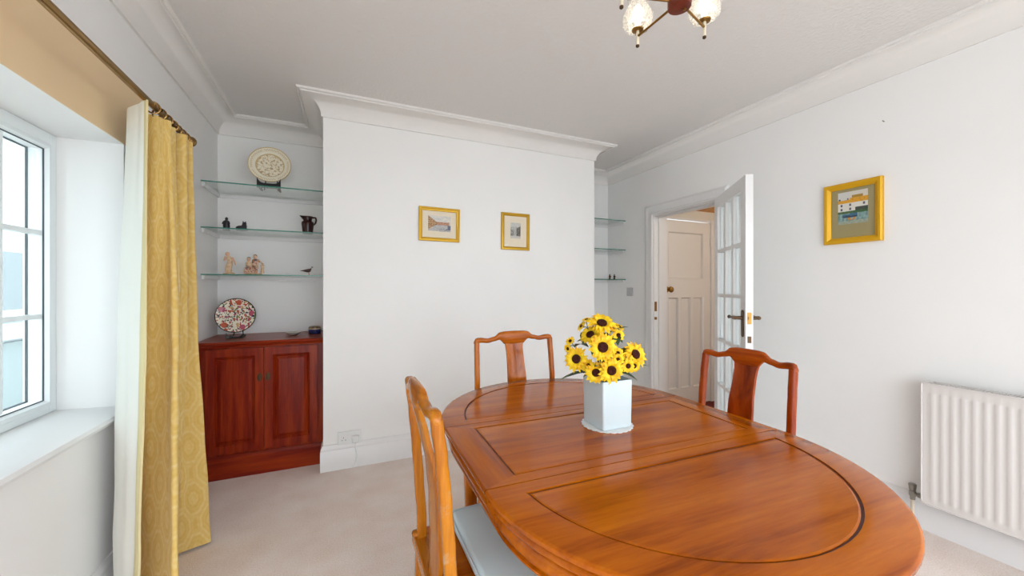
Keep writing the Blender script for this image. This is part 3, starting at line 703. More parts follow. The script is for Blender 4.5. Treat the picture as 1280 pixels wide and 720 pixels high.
for (x0, x1, hs) in ((-0.786, -0.474, 1), (-0.470, -0.158, -1)):
    z0, z1 = 0.165, 0.828
    w, h = x1-x0, z1-z0; st = 0.048
    d = MB()
    M0 = Matrix.Translation(((x0+x1)/2+ox, 2.990+oy, (z0+z1)/2))
    door = ob('door', MB().ring(w, h, [(0,0.0),(0,0.020),(st,0.020),(st+0.006,0.013),(st+0.010,0.016),(st+0.016,0.008),(st+0.016,0.0)]).xf(M0), MAHZ, cab, smooth=0)
    iw, ih = w-2*(st+0.014), h-2*(st+0.014)
    def rr(a, y): return [(-iw/2+a, y, -ih/2+a), (iw/2-a, y, -ih/2+a), (iw/2-a, y, ih/2-a), (-iw/2+a, y, ih/2-a)]
    ob('panel', MB().loft([rr(0,-0.001), rr(0,-0.005), rr(0.020,-0.014), rr(0.022,-0.014)]).xf(M0), MAHZ, door, smooth=0)
    hxp = (x1-0.022 if hs > 0 else x0+0.022)+ox
    hd = MB().box(hxp-0.008, hxp+0.008, 2.966+oy, 2.9705+oy, 0.615, 0.662)
    hd.tube([(hxp-0.009, 2.965+oy, 0.652), (hxp-0.011, 2.958+oy, 0.635), (hxp-0.006, 2.955+oy, 0.618), (hxp, 2.954+oy, 0.612), (hxp+0.006, 2.955+oy, 0.618), (hxp+0.011, 2.958+oy, 0.635), (hxp+0.009, 2.965+oy, 0.652)], 0.003, 6)
    ob('handle', hd, DBRASS, door, smooth=40)

# ------------------------------------------------------------------ glass shelves
def shelf(x0, x1, z, label, grp, side):
    t = thing('glass_shelf', label, 'shelf', ((x0+x1)/2, YA, z), 0, grp)
    hw_ = (x1-x0)/2 - 0.002
    dep = (YA-3.09) if side < 0 else (YA-3.175)
    ob('glass', bx(-hw_, hw_, -dep+0.002, -0.004, -0.008, 0), SHELFG, t, smooth=0)
    ob('front_edge', bx(-hw_, hw_, -dep, -dep+0.002, -0.008, 0), SHELFE, t, smooth=0, label='green polished glass edge')
    for sx in (-1, 1):
        ob('batten', bx(sx*hw_ - (0.014 if sx > 0 else 0), sx*hw_ + (0 if sx > 0 else 0.014), -dep+0.02, -0.002, -0.034, -0.0085), TRIM, t, smooth=0)
    ob('batten', bx(-hw_+0.0145, hw_-0.0145, -0.016, -0.002, -0.034, -0.0085), TRIM, t, smooth=0)
    return t
SZ = (1.922, 1.620, 1.312)
for z, w in zip(SZ, ('top', 'middle', 'bottom')):
    shelf(XL, BX0, z, w + ' glass shelf in the alcove above the red cabinet', 'glass shelves above the cabinet', -1)
    shelf(BX1, XR, z-0.0, w + ' glass shelf in the narrow alcove beside the door', 'glass shelves beside the door', 1)

# ------------------------------------------------------------------ plates, stands and ornaments
def plate(label, loc, r, fn, lean):
    prof = [(0.001,0.0),(0.25,0.0),(0.50,0.0),(0.62,0.012),(0.70,0.026)] + [(0.70+0.05*k, 0.026+0.012*k/6) for k in range(1,7)]
    n = 96
    prof = []
    for k in range(22):
        u = k/21; prof.append((max(u,0.004), 0.0 if u < 0.6 else (0.10*smooth01((u-0.6)/0.12) + 0.06*max(0,(u-0.72)/0.28))))
    mb = MB()
    lo = [[(r*u*math.cos(2*PI*k/n), -r*h, r*u*math.sin(2*PI*k/n)) for k in range(n)] for u, h in prof]
    lo += [[(r*u*math.cos(2*PI*k/n), -r*h+0.006*(1 if u < .95 else .6), r*u*math.sin(2*PI*k/n)) for k in range(n)] for u, h in reversed(prof)]
    mb.loft(lo)
    o = ob('display_plate', mb, GLAZE, None, smooth=40, loc=loc, rot=(lean,0,0))
    colour_faces(o, lambda c_: fn(math.hypot(c_.x, c_.z)/r, math.atan2(c_.z, c_.x), c_.x/r, c_.z/r, c_.y))
    return tag(o, label, 'plate', 'plates on stands')
def mixc(a, b, t): return tuple(lerp(x, y, t) for x, y in zip(a, b))
def ivory(u, th, x, z, y):
    base, tan_, dk = lin(244,236,214), lin(208,180,132), lin(160,126,80)
    if u > 0.965: return tan_
    if 0.90 < u: return base
    if 0.74 < u <= 0.90:
        return mixc(base, tan_, 0.75 if math.sin(th*44)*math.sin(u*60) > 0.05 else 0.12)
    if 0.66 < u <= 0.74: return base
    if 0.62 < u <= 0.66: return tan_
    v = noise.noise(Vector((x*9, z*9, 3))) + 0.6*noise.noise(Vector((x*19, z*19, 7)))
    return mixc(base, dk if v > 0.35 else tan_, 0.75 if v > 0.08 else 0.1)
def imari(u, th, x, z, y):
    if u > 0.955: return lin(38,22,28)
    base = lin(236,226,206)
    if u > 0.93: return lin(90,30,36)
    c_ = base
    v1 = noise.noise(Vector((x*5.5+3, z*5.5, 1))); v2 = noise.noise(Vector((x*9, z*9+4, 5))); v3 = noise.noise(Vector((x*7-6, z*7, 9)))
    if v2 > 0.30: c_ = lin(40,34,60)
    if v1 > 0.30: c_ = lin(190,88,62)
    if v3 > 0.34: c_ = lin(168,72,90)
    if v3 < -0.40: c_ = lin(120,130,84)
    if v1 < -0.42: c_ = lin(206,164,110)
    if v2 < -0.46: c_ = lin(56,50,66)
    for k in range(5):
        a = 0.15 + 2*PI*k/5
        dx, dz_ = x-0.76*math.cos(a), z-0.76*math.sin(a)
        if math.hypot(dx, dz_) < 0.15: c_ = lin(196,92,66) if (k % 2) else lin(186,84,104)
    return c_
def stand(label, loc, w, hc, he):
    """hc: height of the lip at its middle, he: height of its upturned ends"""
    t = thing('plate_stand', label, 'plate stand', loc, 0, 'black plate stands')
    def lz(x): return hc + (he-hc)*(abs(x)/w)**5
    lip = MB().loft([[(x, y, z) for y, z in ((-0.056,0),(-0.052,lz(x)),(-0.043,lz(x)),(-0.043,0))] for x in [w*(k/10-1) for k in range(21)]])
    ob('lip', lip, BLACK, t, smooth=40)
    for s in (-1, 1):
        ob('arm', bx(s*w*0.8-0.005, s*w*0.8+0.005, -0.0425, 0.060, 0, 0.012), BLACK, t, smooth=0)
        ob('back_rest', MB().tube([(s*w*0.6, 0.055, 0.008), (s*w*0.45, 0.068, he*1.6)], 0.004, 6), BLACK, t)
    return t
plate('ivory plate with fine tan relief pattern on the top glass shelf', (-0.474, 3.222, 2.098), 0.134, ivory, math.radians(-12))
stand('black stand under the ivory plate on the glass shelf', (-0.474, 3.215, 1.9225), 0.072, 0.034, 0.074)
plate('dark rimmed plate with red and blue flowers standing on the cabinet', (-0.672, 3.20, 1.029), 0.119, imari, math.radians(-10))
stand('small dark stand under the flowered plate on the cabinet', (-0.672, 3.205, 0.8765), 0.048, 0.012, 0.040)

DARK = mat('dark_bronze_ornament', lin(34, 26, 34), 0.4)
JUGM = mat('dark_brown_glaze', lin(52, 18, 16), 0.25)
def multi(name, stops, sc=40, rough=0.35):
    m = mat(name, (1,1,1,1), rough)
    n = nd(m, 'ShaderNodeTexNoise', Scale=sc, Detail=1.0); lk(m, coords(m), n.inputs['Vector'])
    r = ramp(m, n.outputs['Fac'], stops); lk(m, r, bsdf(m).inputs['Base Color'])
    return m
CHINA = multi('painted_china', [(0.35, lin(160,74,38)), (0.47, lin(226,206,180)), (0.56, lin(196,110,60)), (0.66, lin(60,96,104))], 55)
CHINA2 = multi('pale_peach_china', [(0.35, lin(206,160,118)), (0.6, lin(232,206,172)), (0.75, lin(190,140,96))], 50)
SKIN = mat('china_skin', lin(226, 180, 148), 0.4)
# small standing dark figure
t = thing('dark_figurine', 'tiny standing dark figure at the left of the middle shelf', 'figurine', (-0.737, 3.24, 1.6205))
ob('robe', MB().lathe([(0.022,0),(0.023,0.005),(0.017,0.008),(0.021,0.030),(0.018,0.050),(0.015,0.064),(0.007,0.073)], 14), DARK, t, smooth=60)
ob('head', MB().ball((0.001,-0.001,0.080), 0.009, 0.009, 0.012, 10, 8), DARK, t, smooth=60)
ob('arm', MB().tube([(-0.013,-0.004,0.062),(-0.019,-0.010,0.045),(-0.010,-0.018,0.040)], 0.0055, 6), DARK, t)
ob('arm', MB().tube([(0.013,-0.004,0.062),(0.018,-0.008,0.046),(0.010,-0.018,0.042)], 0.0055, 6), DARK, t)
# crouching dark animal
t = thing('dark_figurine', 'tiny crouching dark animal ornament on the middle shelf', 'figurine', (-0.645, 3.235, 1.6205), 0, None, (1.2, 1.2, 1.1))
ob('base', MB().ball((0,0,0.006), 0.034, 0.020, 0.006, 14, 6), DARK, t)
ob('body', MB().ball((-0.004,0,0.020), 0.028, 0.016, 0.015, 12, 8).ball((0.010,0,0.032), 0.014, 0.013, 0.016, 10, 8), DARK, t, smooth=60)
ob('head', MB().ball((0.012,-0.004,0.047), 0.011, 0.011, 0.011, 10, 8).ball((0.006,-0.006,0.058), 0.003, 0.003, 0.005, 6, 6).ball((0.018,-0.004,0.058), 0.003, 0.003, 0.005, 6, 6), DARK, t, smooth=60)
# jug
t = thing('dark_jug', 'dark brown pottery jug with spout on the middle shelf', 'jug', (-0.236, 3.22, 1.6205))
prof = [(0.030,0),(0.034,0.003),(0.036,0.02),(0.042,0.075),(0.040,0.088),(0.030,0.096),(0.028,0.102),(0.033,0.122),(0.036,0.130),(0.033,0.130),(0.026,0.104),(0.026,0.09),(0.03,0.02)]
lo = []
for r, z in prof:
    L = []
    for k in range(24):
        a = 2*PI*k/24; sp_ = 0.018*max(0, math.cos(a-PI))**6*smooth01((z-0.10)/0.03)
        L.append(((r+sp_)*math.cos(a), (r+sp_)*math.sin(a), z + sp_*0.25))
    lo.append(L)
ob('body', MB().loft(lo), JUGM, t, smooth=50)
ob('handle', MB().tube(catmull([(0.030,0,0.122),(0.050,0,0.124),(0.056,0,0.110),(0.052,0,0.085),(0.038,0,0.070)], 14), 0.006, 8), JUGM, t)
# pale standing figurine
t = thing('china_figurine', 'pale peach china lady standing on the bottom shelf', 'figurine', (-0.718, 3.23, 1.3125))
ob('base', MB().lathe([(0.036,0),(0.036,0.006),(0.026,0.014),(0.014,0.018)], 16), CHINA2, t, smooth=50)
ob('gown', MB().loft([sq(x, 0, z, w, w*0.8, 14, 0.9) for x, z, w in ((-0.004,0.012,0.022),(-0.006,0.04,0.020),(0.0,0.07,0.019),(0.004,0.09,0.015),(0.0,0.115,0.019),(-0.004,0.128,0.010))]), CHINA2, t, smooth=60)
ob('head', MB().ball((-0.010,-0.003,0.143), 0.013, 0.013, 0.016, 12, 8), SKIN, t, smooth=60)
ob('arm', MB().tube([(0.016,-0.004,0.118),(0.030,-0.010,0.095),(0.040,-0.012,0.070)], [0.008,0.006,0.005], 8), SKIN, t)
ob('arm', MB().tube([(-0.018,-0.004,0.118),(-0.026,-0.014,0.10),(-0.018,-0.022,0.125)], [0.008,0.006,0.005], 8), SKIN, t)
# seated china group
t = thing('china_group', 'painted china couple seated on a bench on the bottom shelf', 'figurine', (-0.583, 3.23, 1.3125))
ob('base', MB().ball((0.004,0,0.008), 0.058, 0.030, 0.008, 18, 6), CHINA2, t, smooth=60)
ob('bench', bx(-0.050,0.030,-0.016,0.020,0.012,0.052), CHINA, t, smooth=0, bevel=0.004)
for x, h, m in ((-0.022, 0.0, CHINA2), (0.016, 0.018, CHINA)):
    ob('torso', MB().loft([sq(x, 0.002, z, w, w*0.8, 12, 0.9) for z, w in ((0.045,0.020),(0.062+h*0.3,0.019),(0.088+h,0.020),(0.098+h,0.010))]), m, t, smooth=60)
    ob('head', MB().ball((x,-0.002,0.110+h), 0.012, 0.012, 0.014, 10, 8), SKIN, t, smooth=60)
    ob('hair', MB().ball((x,0.003,0.116+h), 0.0125, 0.012, 0.012, 10, 8), JUGM if x > 0 else mat('teal_bonnet', lin(70,104,110), 0.4), t, smooth=60)
    ob('legs', MB().tube([(x,-0.008,0.055),(x+0.012,-0.030,0.052),(x+0.014,-0.034,0.014)], [0.012,0.010,0.006], 8), CHINA, t)
ob('arm', MB().tube([(0.034,0.0,0.105),(0.056,-0.008,0.088),(0.068,-0.010,0.070)], [0.008,0.006,0.005], 8), CHINA, t)
ob('drape', MB().loft([sq(0.060, 0, z, w, 0.010, 10, 0.9) for z, w in ((0.012,0.014),(0.04,0.010),(0.070,0.012),(0.085,0.004))]), CHINA2, t, smooth=60)
# bird
t = thing('bird_ornament', 'tiny brown bird ornament at the right of the bottom shelf', 'figurine', (-0.234, 3.23, 1.3125), 0, None, (1.15, 1.3, 1.15))
BIRD = mat('mottled_brown_bird', lin(78, 48, 42), 0.5)
ob('body', MB().loft([[(x, 0.010*f*math.cos(2*PI*k/10), z + 0.011*f*math.sin(2*PI*k/10)) for k in range(10)] for x, z, f in ((-0.045,0.030,0.10),(-0.030,0.031,0.35),(-0.012,0.031,0.9),(0.004,0.032,1.15),(0.014,0.036,0.9),(0.019,0.046,0.5),(0.020,0.054,0.45),(0.022,0.060,0.2))]), BIRD, t, smooth=60)
ob('beak', MB().tube([(0.020,0,0.054),(0.030,0,0.055)], [0.004,0.0008], 6), BIRD, t)
for s in (-1, 1): ob('leg', MB().tube([(0.004,s*0.005,0.024),(0.006,s*0.006,0.004),(0.010,s*0.006,0.001)], 0.0015, 6), mat('pink_bird_leg', lin(190,120,100), 0.5), t)
# glass dish and blue box on the cabinet
t = tag(ob('glass_dish', MB().lathe([(0.022,0),(0.030,0.003),(0.050,0.018),(0.054,0.022),(0.050,0.020),(0.030,0.006),(0.004,0.004)], 28), mat('pale_grey_china', lin(206,200,190), 0.15), None, smooth=50, loc=(-0.328, 3.22, 0.8765)), 'shallow pale grey dish on the cabinet top', 'dish')
t = thing('trinket_box', 'round dark blue trinket box with gold lid on the cabinet', 'box', (-0.192, 3.26, 0.8765))
BLUE = multi('cobalt_blue_glaze', [(0.4, lin(26,22,44)), (0.55, lin(34,44,110)), (0.7, lin(70,80,150))], 60, 0.2)
ob('body', MB().lathe([(0.040,0),(0.042,0.003),(0.042,0.032),(0.040,0.034)], 28), BLUE, t, smooth=40)
ob('rim', MB().lathe([(0.0425,0.033),(0.043,0.036),(0.0425,0.041)], 28), mat('pale_gold_rim', lin(214,190,160), 0.3, metal=0.3), t, smooth=40)
ob('lid', MB().lathe([(0.042,0.041),(0.040,0.050),(0.028,0.055),(0.001,0.056)], 28), multi('gilded_dark_lid', [(0.4, lin(44,30,22)), (0.6, lin(150,120,70))], 70, 0.3), t, smooth=50)
for k, (x, lab) in enumerate(((2.592, 'left of two tiny dark figures on the shelf beside the door'), (2.652, 'right of two tiny dark figures on the shelf beside the door'))):
    t = thing('dark_figurine', lab, 'figurine', (x, 3.30, 1.3125), 0, 'tiny dark figures')
    ob('robe', MB().lathe([(0.011,0),(0.012,0.004),(0.008,0.015),(0.010,0.036),(0.005,0.042)], 10), DBRASS, t, smooth=60)
    ob('head', MB().ball((0,0,0.048), 0.006, 0.006, 0.007, 8, 6), DBRASS, t, smooth=60)
    ob('arm', MB().tube([(0.009,0,0.036),(0.014,-0.004,0.024)], 0.003, 6), DBRASS, t)

# ------------------------------------------------------------------ pictures
def picture(label, loc, rz, w, h, fmat, fprof, mmat, mount, pw, ph_, pz, fn, tilt=0):
    t = thing('framed_picture', label, 'picture', loc, rz, None)
    t.rotation_euler = (0, tilt, rz)
    ob('frame', MB().ring(w, h, fprof), fmat, t, smooth=25)
    fw = max(i for i, d in fprof) - 0.002
    ob('mount', bx(-w/2+fw, w/2-fw, -0.006, -0.003, -h/2+fw, h/2-fw), mmat, t, smooth=0)
    if mount: ob('mount_bevel', MB().ring(pw+0.014, ph_+0.014, [(0,0.006),(0,0.0072),(0.005,0.0072),(0.005,0.006)]).xf(Matrix.Translation((0,0,pz))), mmat, t, smooth=0)
    nx, nz = 44, 40
    vs_ = [(-pw/2+pw*i/nx, -0.0066, pz-ph_/2+ph_*j/nz) for j in range(nz+1) for i in range(nx+1)]
    fs = [(j*(nx+1)+i, j*(nx+1)+i+1, (j+1)*(nx+1)+i+1, (j+1)*(nx+1)+i) for j in range(nz) for i in range(nx)]
    pr = ob('print', MB().add(vs_, fs), PRINT, t, smooth=0)
    colour_faces(pr, lambda c_: fn(c_.x/pw+0.5, (c_.z-pz)/ph_+0.5))
    ob('glazing', bx(-w/2+fw-0.001, w/2-fw+0.001, -0.0095, -0.008, -h/2+fw-0.001, h/2-fw+0.001), PICG, t, smooth=0)
    return t
nn = lambda x, y, s=0: noise.noise(Vector((x, y, s)))
def canal(x, y):
    c_ = mixc(lin(204,206,206), lin(228,222,212), min(1, max(0, nn(x*6,y*6)+0.5)))
    hz = 0.40
    if y < hz: c_ = mixc(lin(150,156,168), lin(212,206,200), min(1,max(0, nn(x*14,y*30,2)+0.5)))
    if x < 0.36:
        top, bot = 0.98 - 1.1*x, hz - 0.30*(1-x/0.36)
        if bot < y < top:
            c_ = mixc(lin(150,92,48), lin(214,176,124), min(1,max(0, nn(x*30,y*24,4)*1.4+0.5)))
            if math.sin(x*60) > 0.6 and math.sin(y*46) > 0.1: c_ = lin(96,70,56)
    elif x < 0.94 and hz < y < hz+0.20+0.06*nn(x*14,1): c_ = mixc(lin(168,98,68), lin(206,170,138), min(1,max(0,nn(x*40,y*20)*1.3+0.5)))
    if x > 0.86 and abs(y-0.25) < 0.16: c_ = lin(96,104,128)
    if y < 0.2 and 0.5 < x and nn(x*10,y*30) > 0.1: c_ = lin(96,98,118)
    return c_
def street(x, y):
    v = nn(x*10, y*10, 8) + 0.5*nn(x*24, y*24, 3)
    c_ = mixc(lin(150,150,148), lin(206,204,198), min(1,max(0,v+0.5)))
    if y > 0.72: c_ = mixc(lin(190,192,190), lin(214,212,206), min(1,max(0,v+0.5)))
    if x > 0.58 and y < 0.45+0.35*x: c_ = mixc(lin(66,66,62), lin(140,136,128), min(1,max(0,v+0.4)))
    if x < 0.3 and y < 0.55: c_ = mixc(lin(92,92,88), lin(176,172,164), min(1,max(0,v+0.5)))
    if y < 0.14: c_ = lin(206,202,194)
    return c_
def harbour(x, y):
    v = nn(x*14, y*14, 5)
    c_ = lin(224,220,210)
    if y < 0.40: c_ = mixc(lin(150,184,182), lin(104,140,142), min(1,max(0,v+0.5)))
    if y < 0.10: c_ = mixc(lin(176,186,170), lin(150,160,140), min(1,max(0,v+0.5)))
    if 0.33 < y < 0.43: c_ = lin(60,104,62) if v > -0.15 else lin(96,120,66)
    if 0.40 < y < 0.66:
        c_ = lin(232,230,222)
        for wx, wy in ((0.12,0.47),(0.42,0.47),(0.42,0.58),(0.12,0.58),(0.88,0.58)):
            if abs(x-wx) < 0.035 and abs(y-wy) < 0.035: c_ = lin(92,92,104)
        if x > 0.58 and y < 0.50: c_ = lin(56,68,58)
    if 0.64 < y < 0.80-0.06*(x<0.4): c_ = lin(226,166,42) if v > -0.3 else lin(206,144,40)
    if 0.80 < y < 0.88 and 0.48 < x < 0.85: c_ = lin(168,134,44)
    if y >= 0.74 and x < 0.40: c_ = lin(216,218,216)
    if 0.74 < y < 0.80 and (abs(x-0.06) < 0.03 or abs(x-0.34) < 0.03): c_ = lin(86,86,96)
    if 0.20 < y < 0.30+0.03*x and 0.15-0.3*(y-0.3) < x < 0.66: c_ = lin(52,104,140) if y > 0.245 else lin(40,62,84)
    if 0.12 < y < 0.20 and 0.34 < x < 0.62 and v > -0.2: c_ = lin(214,148,66)
    return c_
gp = [(0,0),(0,0.016),(0.003,0.020),(0.010,0.020),(0.012,0.012),(0.015,0.012),(0.017,0.016),(0.024,0.014),(0.027,0.008),(0.027,0)]
gp2 = [(0,0),(0,0.012),(0.003,0.018),(0.012,0.020),(0.024,0.012),(0.026,0.007),(0.026,0)]
gp3 = [(0,0),(0,0.020),(0.006,0.026),(0.018,0.024),(0.034,0.012),(0.036,0)]
picture('landscape print of a canal in a gilt frame on the chimney breast', (0.662, YB-0.001, 1.692), 0, 0.306, 0.250, GOLD, gp, MATC, True, 0.168, 0.115, 0.008, canal, 0.012)
picture('upright grey street print in a gilt frame on the chimney breast', (1.284, YB-0.001, 1.677), 0, 0.250, 0.298, GOLD, gp2, MATC, True, 0.088, 0.126, 0.008, street, 0.006)
picture('harbour painting in a bright yellow frame above the radiator wall', (XR-0.001, 1.230, 1.656), -PI/2, 0.276, 0.352, GOLDY, gp3, MATG, False, 0.142, 0.188, 0.030, harbour, 0.0)
tag(ob('picture_nail', MB().tube([(XR, 1.092, 2.127), (XR-0.016, 1.092, 2.129)], 0.0025, 8), CHROME, None), 'tiny nail high on the bare right wall', 'nail')

# ------------------------------------------------------------------ socket, switch
so = thing('wall_socket', 'white double wall socket low on the chimney breast', 'socket', (0.045, YB, 0.205))
ob('plate', bx(-0.073, 0.073, -0.010, 0, -0.043, 0.043), PLAST, so, smooth=0, bevel=0.003)
HOLE = mat('dark_socket_hole', lin(60, 60, 64), 0.7)
for x, z, w, h in ((-0.038, 0.002, 0.004, 0.008), (-0.047, -0.014, 0.007, 0.004), (-0.025, -0.014, 0.007, 0.004)):
    ob('pin_hole', bx(x-w/2, x+w/2, -0.0104, -0.0095, z-h/2, z+h/2), HOLE, so, smooth=0)
for x in (-0.012, 0.012): ob('rocker', bx(x-0.007, x+0.007, -0.0135, -0.010, 0.016, 0.030), PLAST, so, smooth=0, bevel=0.001)
pg = thing('power_plug', 'white plug with flex in the right half of the socket', 'plug', (0.082, YB-0.010, 0.195))
ob('body', MB().loft([[(x*w_, -d, z*h_ - 0.004) for x, z in ((-1,-1),(1,-1),(1,1),(0.5,1.2),(-0.5,1.2),(-1,1))] for d, w_, h_ in ((0.0006,0.024,0.022),(0.020,0.024,0.022),(0.028,0.018,0.016))]), PLAST, pg, smooth=20, bevel=0.002)
ob('flex', MB().tube(catmull([(0,-0.014,-0.026),(0.0,-0.016,-0.06),(0.006,-0.016,-0.10),(0.004,-0.016,-0.145),(-0.008,-0.024,-0.178),(-0.018,-0.022,-0.190)], 20), 0.0035, 8), PLAST, pg)
sw = thing('light_switch', 'small grey light switch on the wall between shelves and door', 'switch', (XR, 3.11, 1.18))
ob('plate', bx(-0.009, 0, -0.043, 0.043, -0.043, 0.043), SWITCHM, sw, smooth=0, bevel=0.003)
ob('rocker', bx(-0.013, -0.009, -0.008, 0.008, -0.014, 0.014), SWITCHM, sw, smooth=0, bevel=0.001)

# ------------------------------------------------------------------ radiator
rad = thing('radiator', 'white ribbed panel radiator with top grille on the right wall', 'radiator', (2.60, 0.912, 0))
RL = 1.40; z0, z1 = 0.165, 0.755
pitch = 0.0338
prof = [(0.0, -0.0), (0.0, -0.014)]
prof = []
nr = int((RL-0.03)/pitch)
# pressed front panel: ribs proud between flat margins
def ribx(y):
    q = ((y-0.014) / pitch) % 1.0
    return 0.0 if q < 0.42 or y < 0.014 or y > RL-0.02 else -0.0026*math.sin((q-0.42)/0.58*PI)**0.6
ys = [0.0] + [0.014 + pitch*(k + q) for k in range(nr) for q in (0.0, 0.40, 0.46, 0.58, 0.71, 0.84, 0.96)] + [RL]
zs = [(z0+0.002, 0), (z0+0.028, 0), (z0+0.040, 1), (z1-0.052, 1), (z1-0.040, 0), (z1-0.004, 0)]
lo = []
for y in ys: lo.append([(0.008+ribx(y)*k, -y, z) for z, k in zs])
front = MB().loft(lo, closed=False)
front.box(0.0085, 0.022, -RL, 0, z0, z1-0.003)
ob('front_panel', front, RADW, rad, smooth=50)
ob('edge_lip', MB().tube([(0.010, -0.0, z0), (0.010, -RL, z0)], 0.004, 8), RADW, rad)
ob('back_panel', bx(0.062, 0.076, -RL, 0, z0, z1-0.003), RADW, rad, smooth=0)
ob('end_cover', bx(0.004, 0.078, -0.002, 0.003, z0+0.01, z1), RADW, rad, smooth=0, bevel=0.002)
gr = MB().box(0.002, 0.016, -RL, -0.002, z1-0.002, z1+0.002).box(0.066, 0.078, -RL, -0.002, z1-0.002, z1+0.002).box(0.018, 0.066, -0.012, -0.0025, z1-0.002, z1+0.002)
ob('grille_frame', gr, RADW, rad, smooth=0)
gs = MB()
for k in range(int((RL-0.03)/0.012)): gs.box(0.016, 0.066, -0.02-k*0.012, -0.015-k*0.012, z1-0.0015, z1+0.0015)
g = ob('grille_bars', gs, RADW, rad, smooth=0); g['kind'] = 'stuff'
ob('convector', bx(0.024, 0.060, -RL+0.01, -0.01, z0+0.02, z1-0.03), mat('dark_convector_gap', lin(120,110,96), 0.7), rad, smooth=0)
for y in (-0.16, -RL+0.16): ob('wall_bracket', bx(0.0765, 0.0995, y-0.02, y+0.02, z0+0.06, z1-0.06), RADW, rad, smooth=0)
va = ob('valve', MB().lathe([(0.010,0.150),(0.011,0.165),(0.014,0.170),(0.014,0.190),(0.010,0.193),(0.013,0.198),(0.016,0.226),(0.012,0.230)], 12, 0.042, 0.045).tube([(0.042,0.045,0.181),(0.042,0.0,0.181)], 0.009, 10).tube([(0.042,0.024,0.181),(0.042,0.014,0.181)], 0.013, 10), CHROME, rad, smooth=40)
ob('pipe', MB().lathe([(0.0075,0.0),(0.0075,0.152)], 10, 0.042, 0.045), mat('painted_pipe', lin(214,200,180), 0.4), rad)

# ------------------------------------------------------------------ curtain, pole, rings
PX, PZ, PY1 = -0.70, 1.957, 2.385
pole = thing('curtain_pole', 'antique brass curtain pole running above the window', 'curtain pole', (PX, 1.2, PZ))
ob('rod', MB().tube([(0, -1.25, 0), (0, PY1-1.2, 0)], 0.0125, 16), POLEM, pole)
ob('finial', MB().lathe([(0.013,0),(0.018,0.003),(0.018,0.010),(0.012,0.014),(0.022,0.022),(0.027,0.036),(0.022,0.049),(0.008,0.057)], 16).xf(Matrix.Translation((0, PY1-1.2, 0)) @ Matrix.Rotation(-PI/2, 4, 'X')), POLEM, pole, smooth=60)
for y in (2.345, 0.05):
    br = ob('bracket', MB().tube([(XL-PX, y-1.2, -0.01), (-0.04, y-1.2, -0.016), (-0.008, y-1.2, -0.019), (0.010, y-1.2, -0.012)], 0.006, 8).lathe([(0.024,0),(0.024,0.006),(0.010,0.010)], 16).v and MB().tube([(XL-PX, y-1.2, -0.01), (-0.04, y-1.2, -0.016), (-0.008, y-1.2, -0.019), (0.010, y-1.2, -0.012)], 0.006, 8), DBRASS, pole)
    ob('wall_plate', MB().lathe([(0.024,0),(0.024,0.006),(0.010,0.010)], 16).xf(Matrix.Translation((XL-PX, y-1.2, -0.01)) @ Matrix.Rotation(PI/2, 4, 'Y')), DBRASS, pole)
ring_y = [2.000, 2.065, 2.125, 2.185, 2.240, 2.290, 2.330]
words = ['first', 'second', 'third', 'fourth', 'fifth', 'sixth', 'seventh']
ring0 = None
for k, y in enumerate(ring_y):
    lab = words[k] + ' brass curtain ring along the pole counting from the window side'
    if ring0 is None:
        r0 = thing('curtain_ring', lab, 'curtain ring', (PX, y, PZ-0.009), 0, 'brass curtain rings')
        a_ = ob('hoop', MB().tube([(0.023*math.cos(2*PI*q/20), 0, 0.023*math.sin(2*PI*q/20)) for q in range(20)], 0.0036, 8, True), POLEM, r0)
        b_ = ob('eyelet', MB().tube([(0, 0.005*math.cos(2*PI*q/10), -0.029+0.005*math.sin(2*PI*q/10)) for q in range(10)], 0.0014, 6, True), DBRASS, r0)
        r0.rotation_euler = (0, 0, 0.3)
        ring0 = (r0, a_, b_)
    else:
        r = ring0[0].copy(); C.objects.link(r); r['label'] = lab; r.location = (PX, y, PZ-0.009); r.rotation_euler = (0, 0, 0.12*((k*5) % 4 - 1.2))
        for ch in ring0[1:]:
            c2 = ch.copy(); C.objects.link(c2); c2.parent = r

# patterned gold fabric
FAB = mat('gold_damask', lin(206, 172, 98), 0.7, spec=0.2, sheen=0.2)
uvn = nd(FAB, 'ShaderNodeUVMap', uv_map='UVMap')
def math_(op, a, b=None, c_=None):
    n = nd(FAB, 'ShaderNodeMath', operation=op)
    for i, x in enumerate((a, b, c_)):
        if x is None: continue
        if isinstance(x, (int, float)): n.inputs[i].default_value = x
        else: lk(FAB, x, n.inputs[i])
    return n.outputs[0]
sx_ = nd(FAB, 'ShaderNodeSeparateXYZ'); lk(FAB, uvn.outputs['UV'], sx_.inputs[0])
U, V = sx_.outputs['X'], sx_.outputs['Y']
def cell(du, dv):
    PU, PV = 0.15, 0.24
    fu = math_('SUBTRACT', math_('FRACT', math_('MULTIPLY_ADD', U, 1/PU, du)), 0.5)
    fv = math_('SUBTRACT', math_('FRACT', math_('MULTIPLY_ADD', V, 1/PV, dv)), 0.5)
    au = math_('MULTIPLY', math_('ABSOLUTE', fu), PU); av = math_('MULTIPLY', math_('ABSOLUTE', fv), PV*0.70)
    dg = math_('MULTIPLY', math_('ADD', au, av), 0.74)
    return math_('MAXIMUM', math_('MAXIMUM', au, av), dg)
dist = math_('MINIMUM', cell(0, 0), cell(0.5, 0.5))
wav = math_('SINE', math_('MULTIPLY', dist, 420.0))
nz_ = nd(FAB, 'ShaderNodeTexNoise', Scale=60.0, Detail=3.0); lk(FAB, uvn.outputs['UV'], nz_.inputs['Vector'])
big = math_('SINE', math_('MULTIPLY', dist, 150.0))
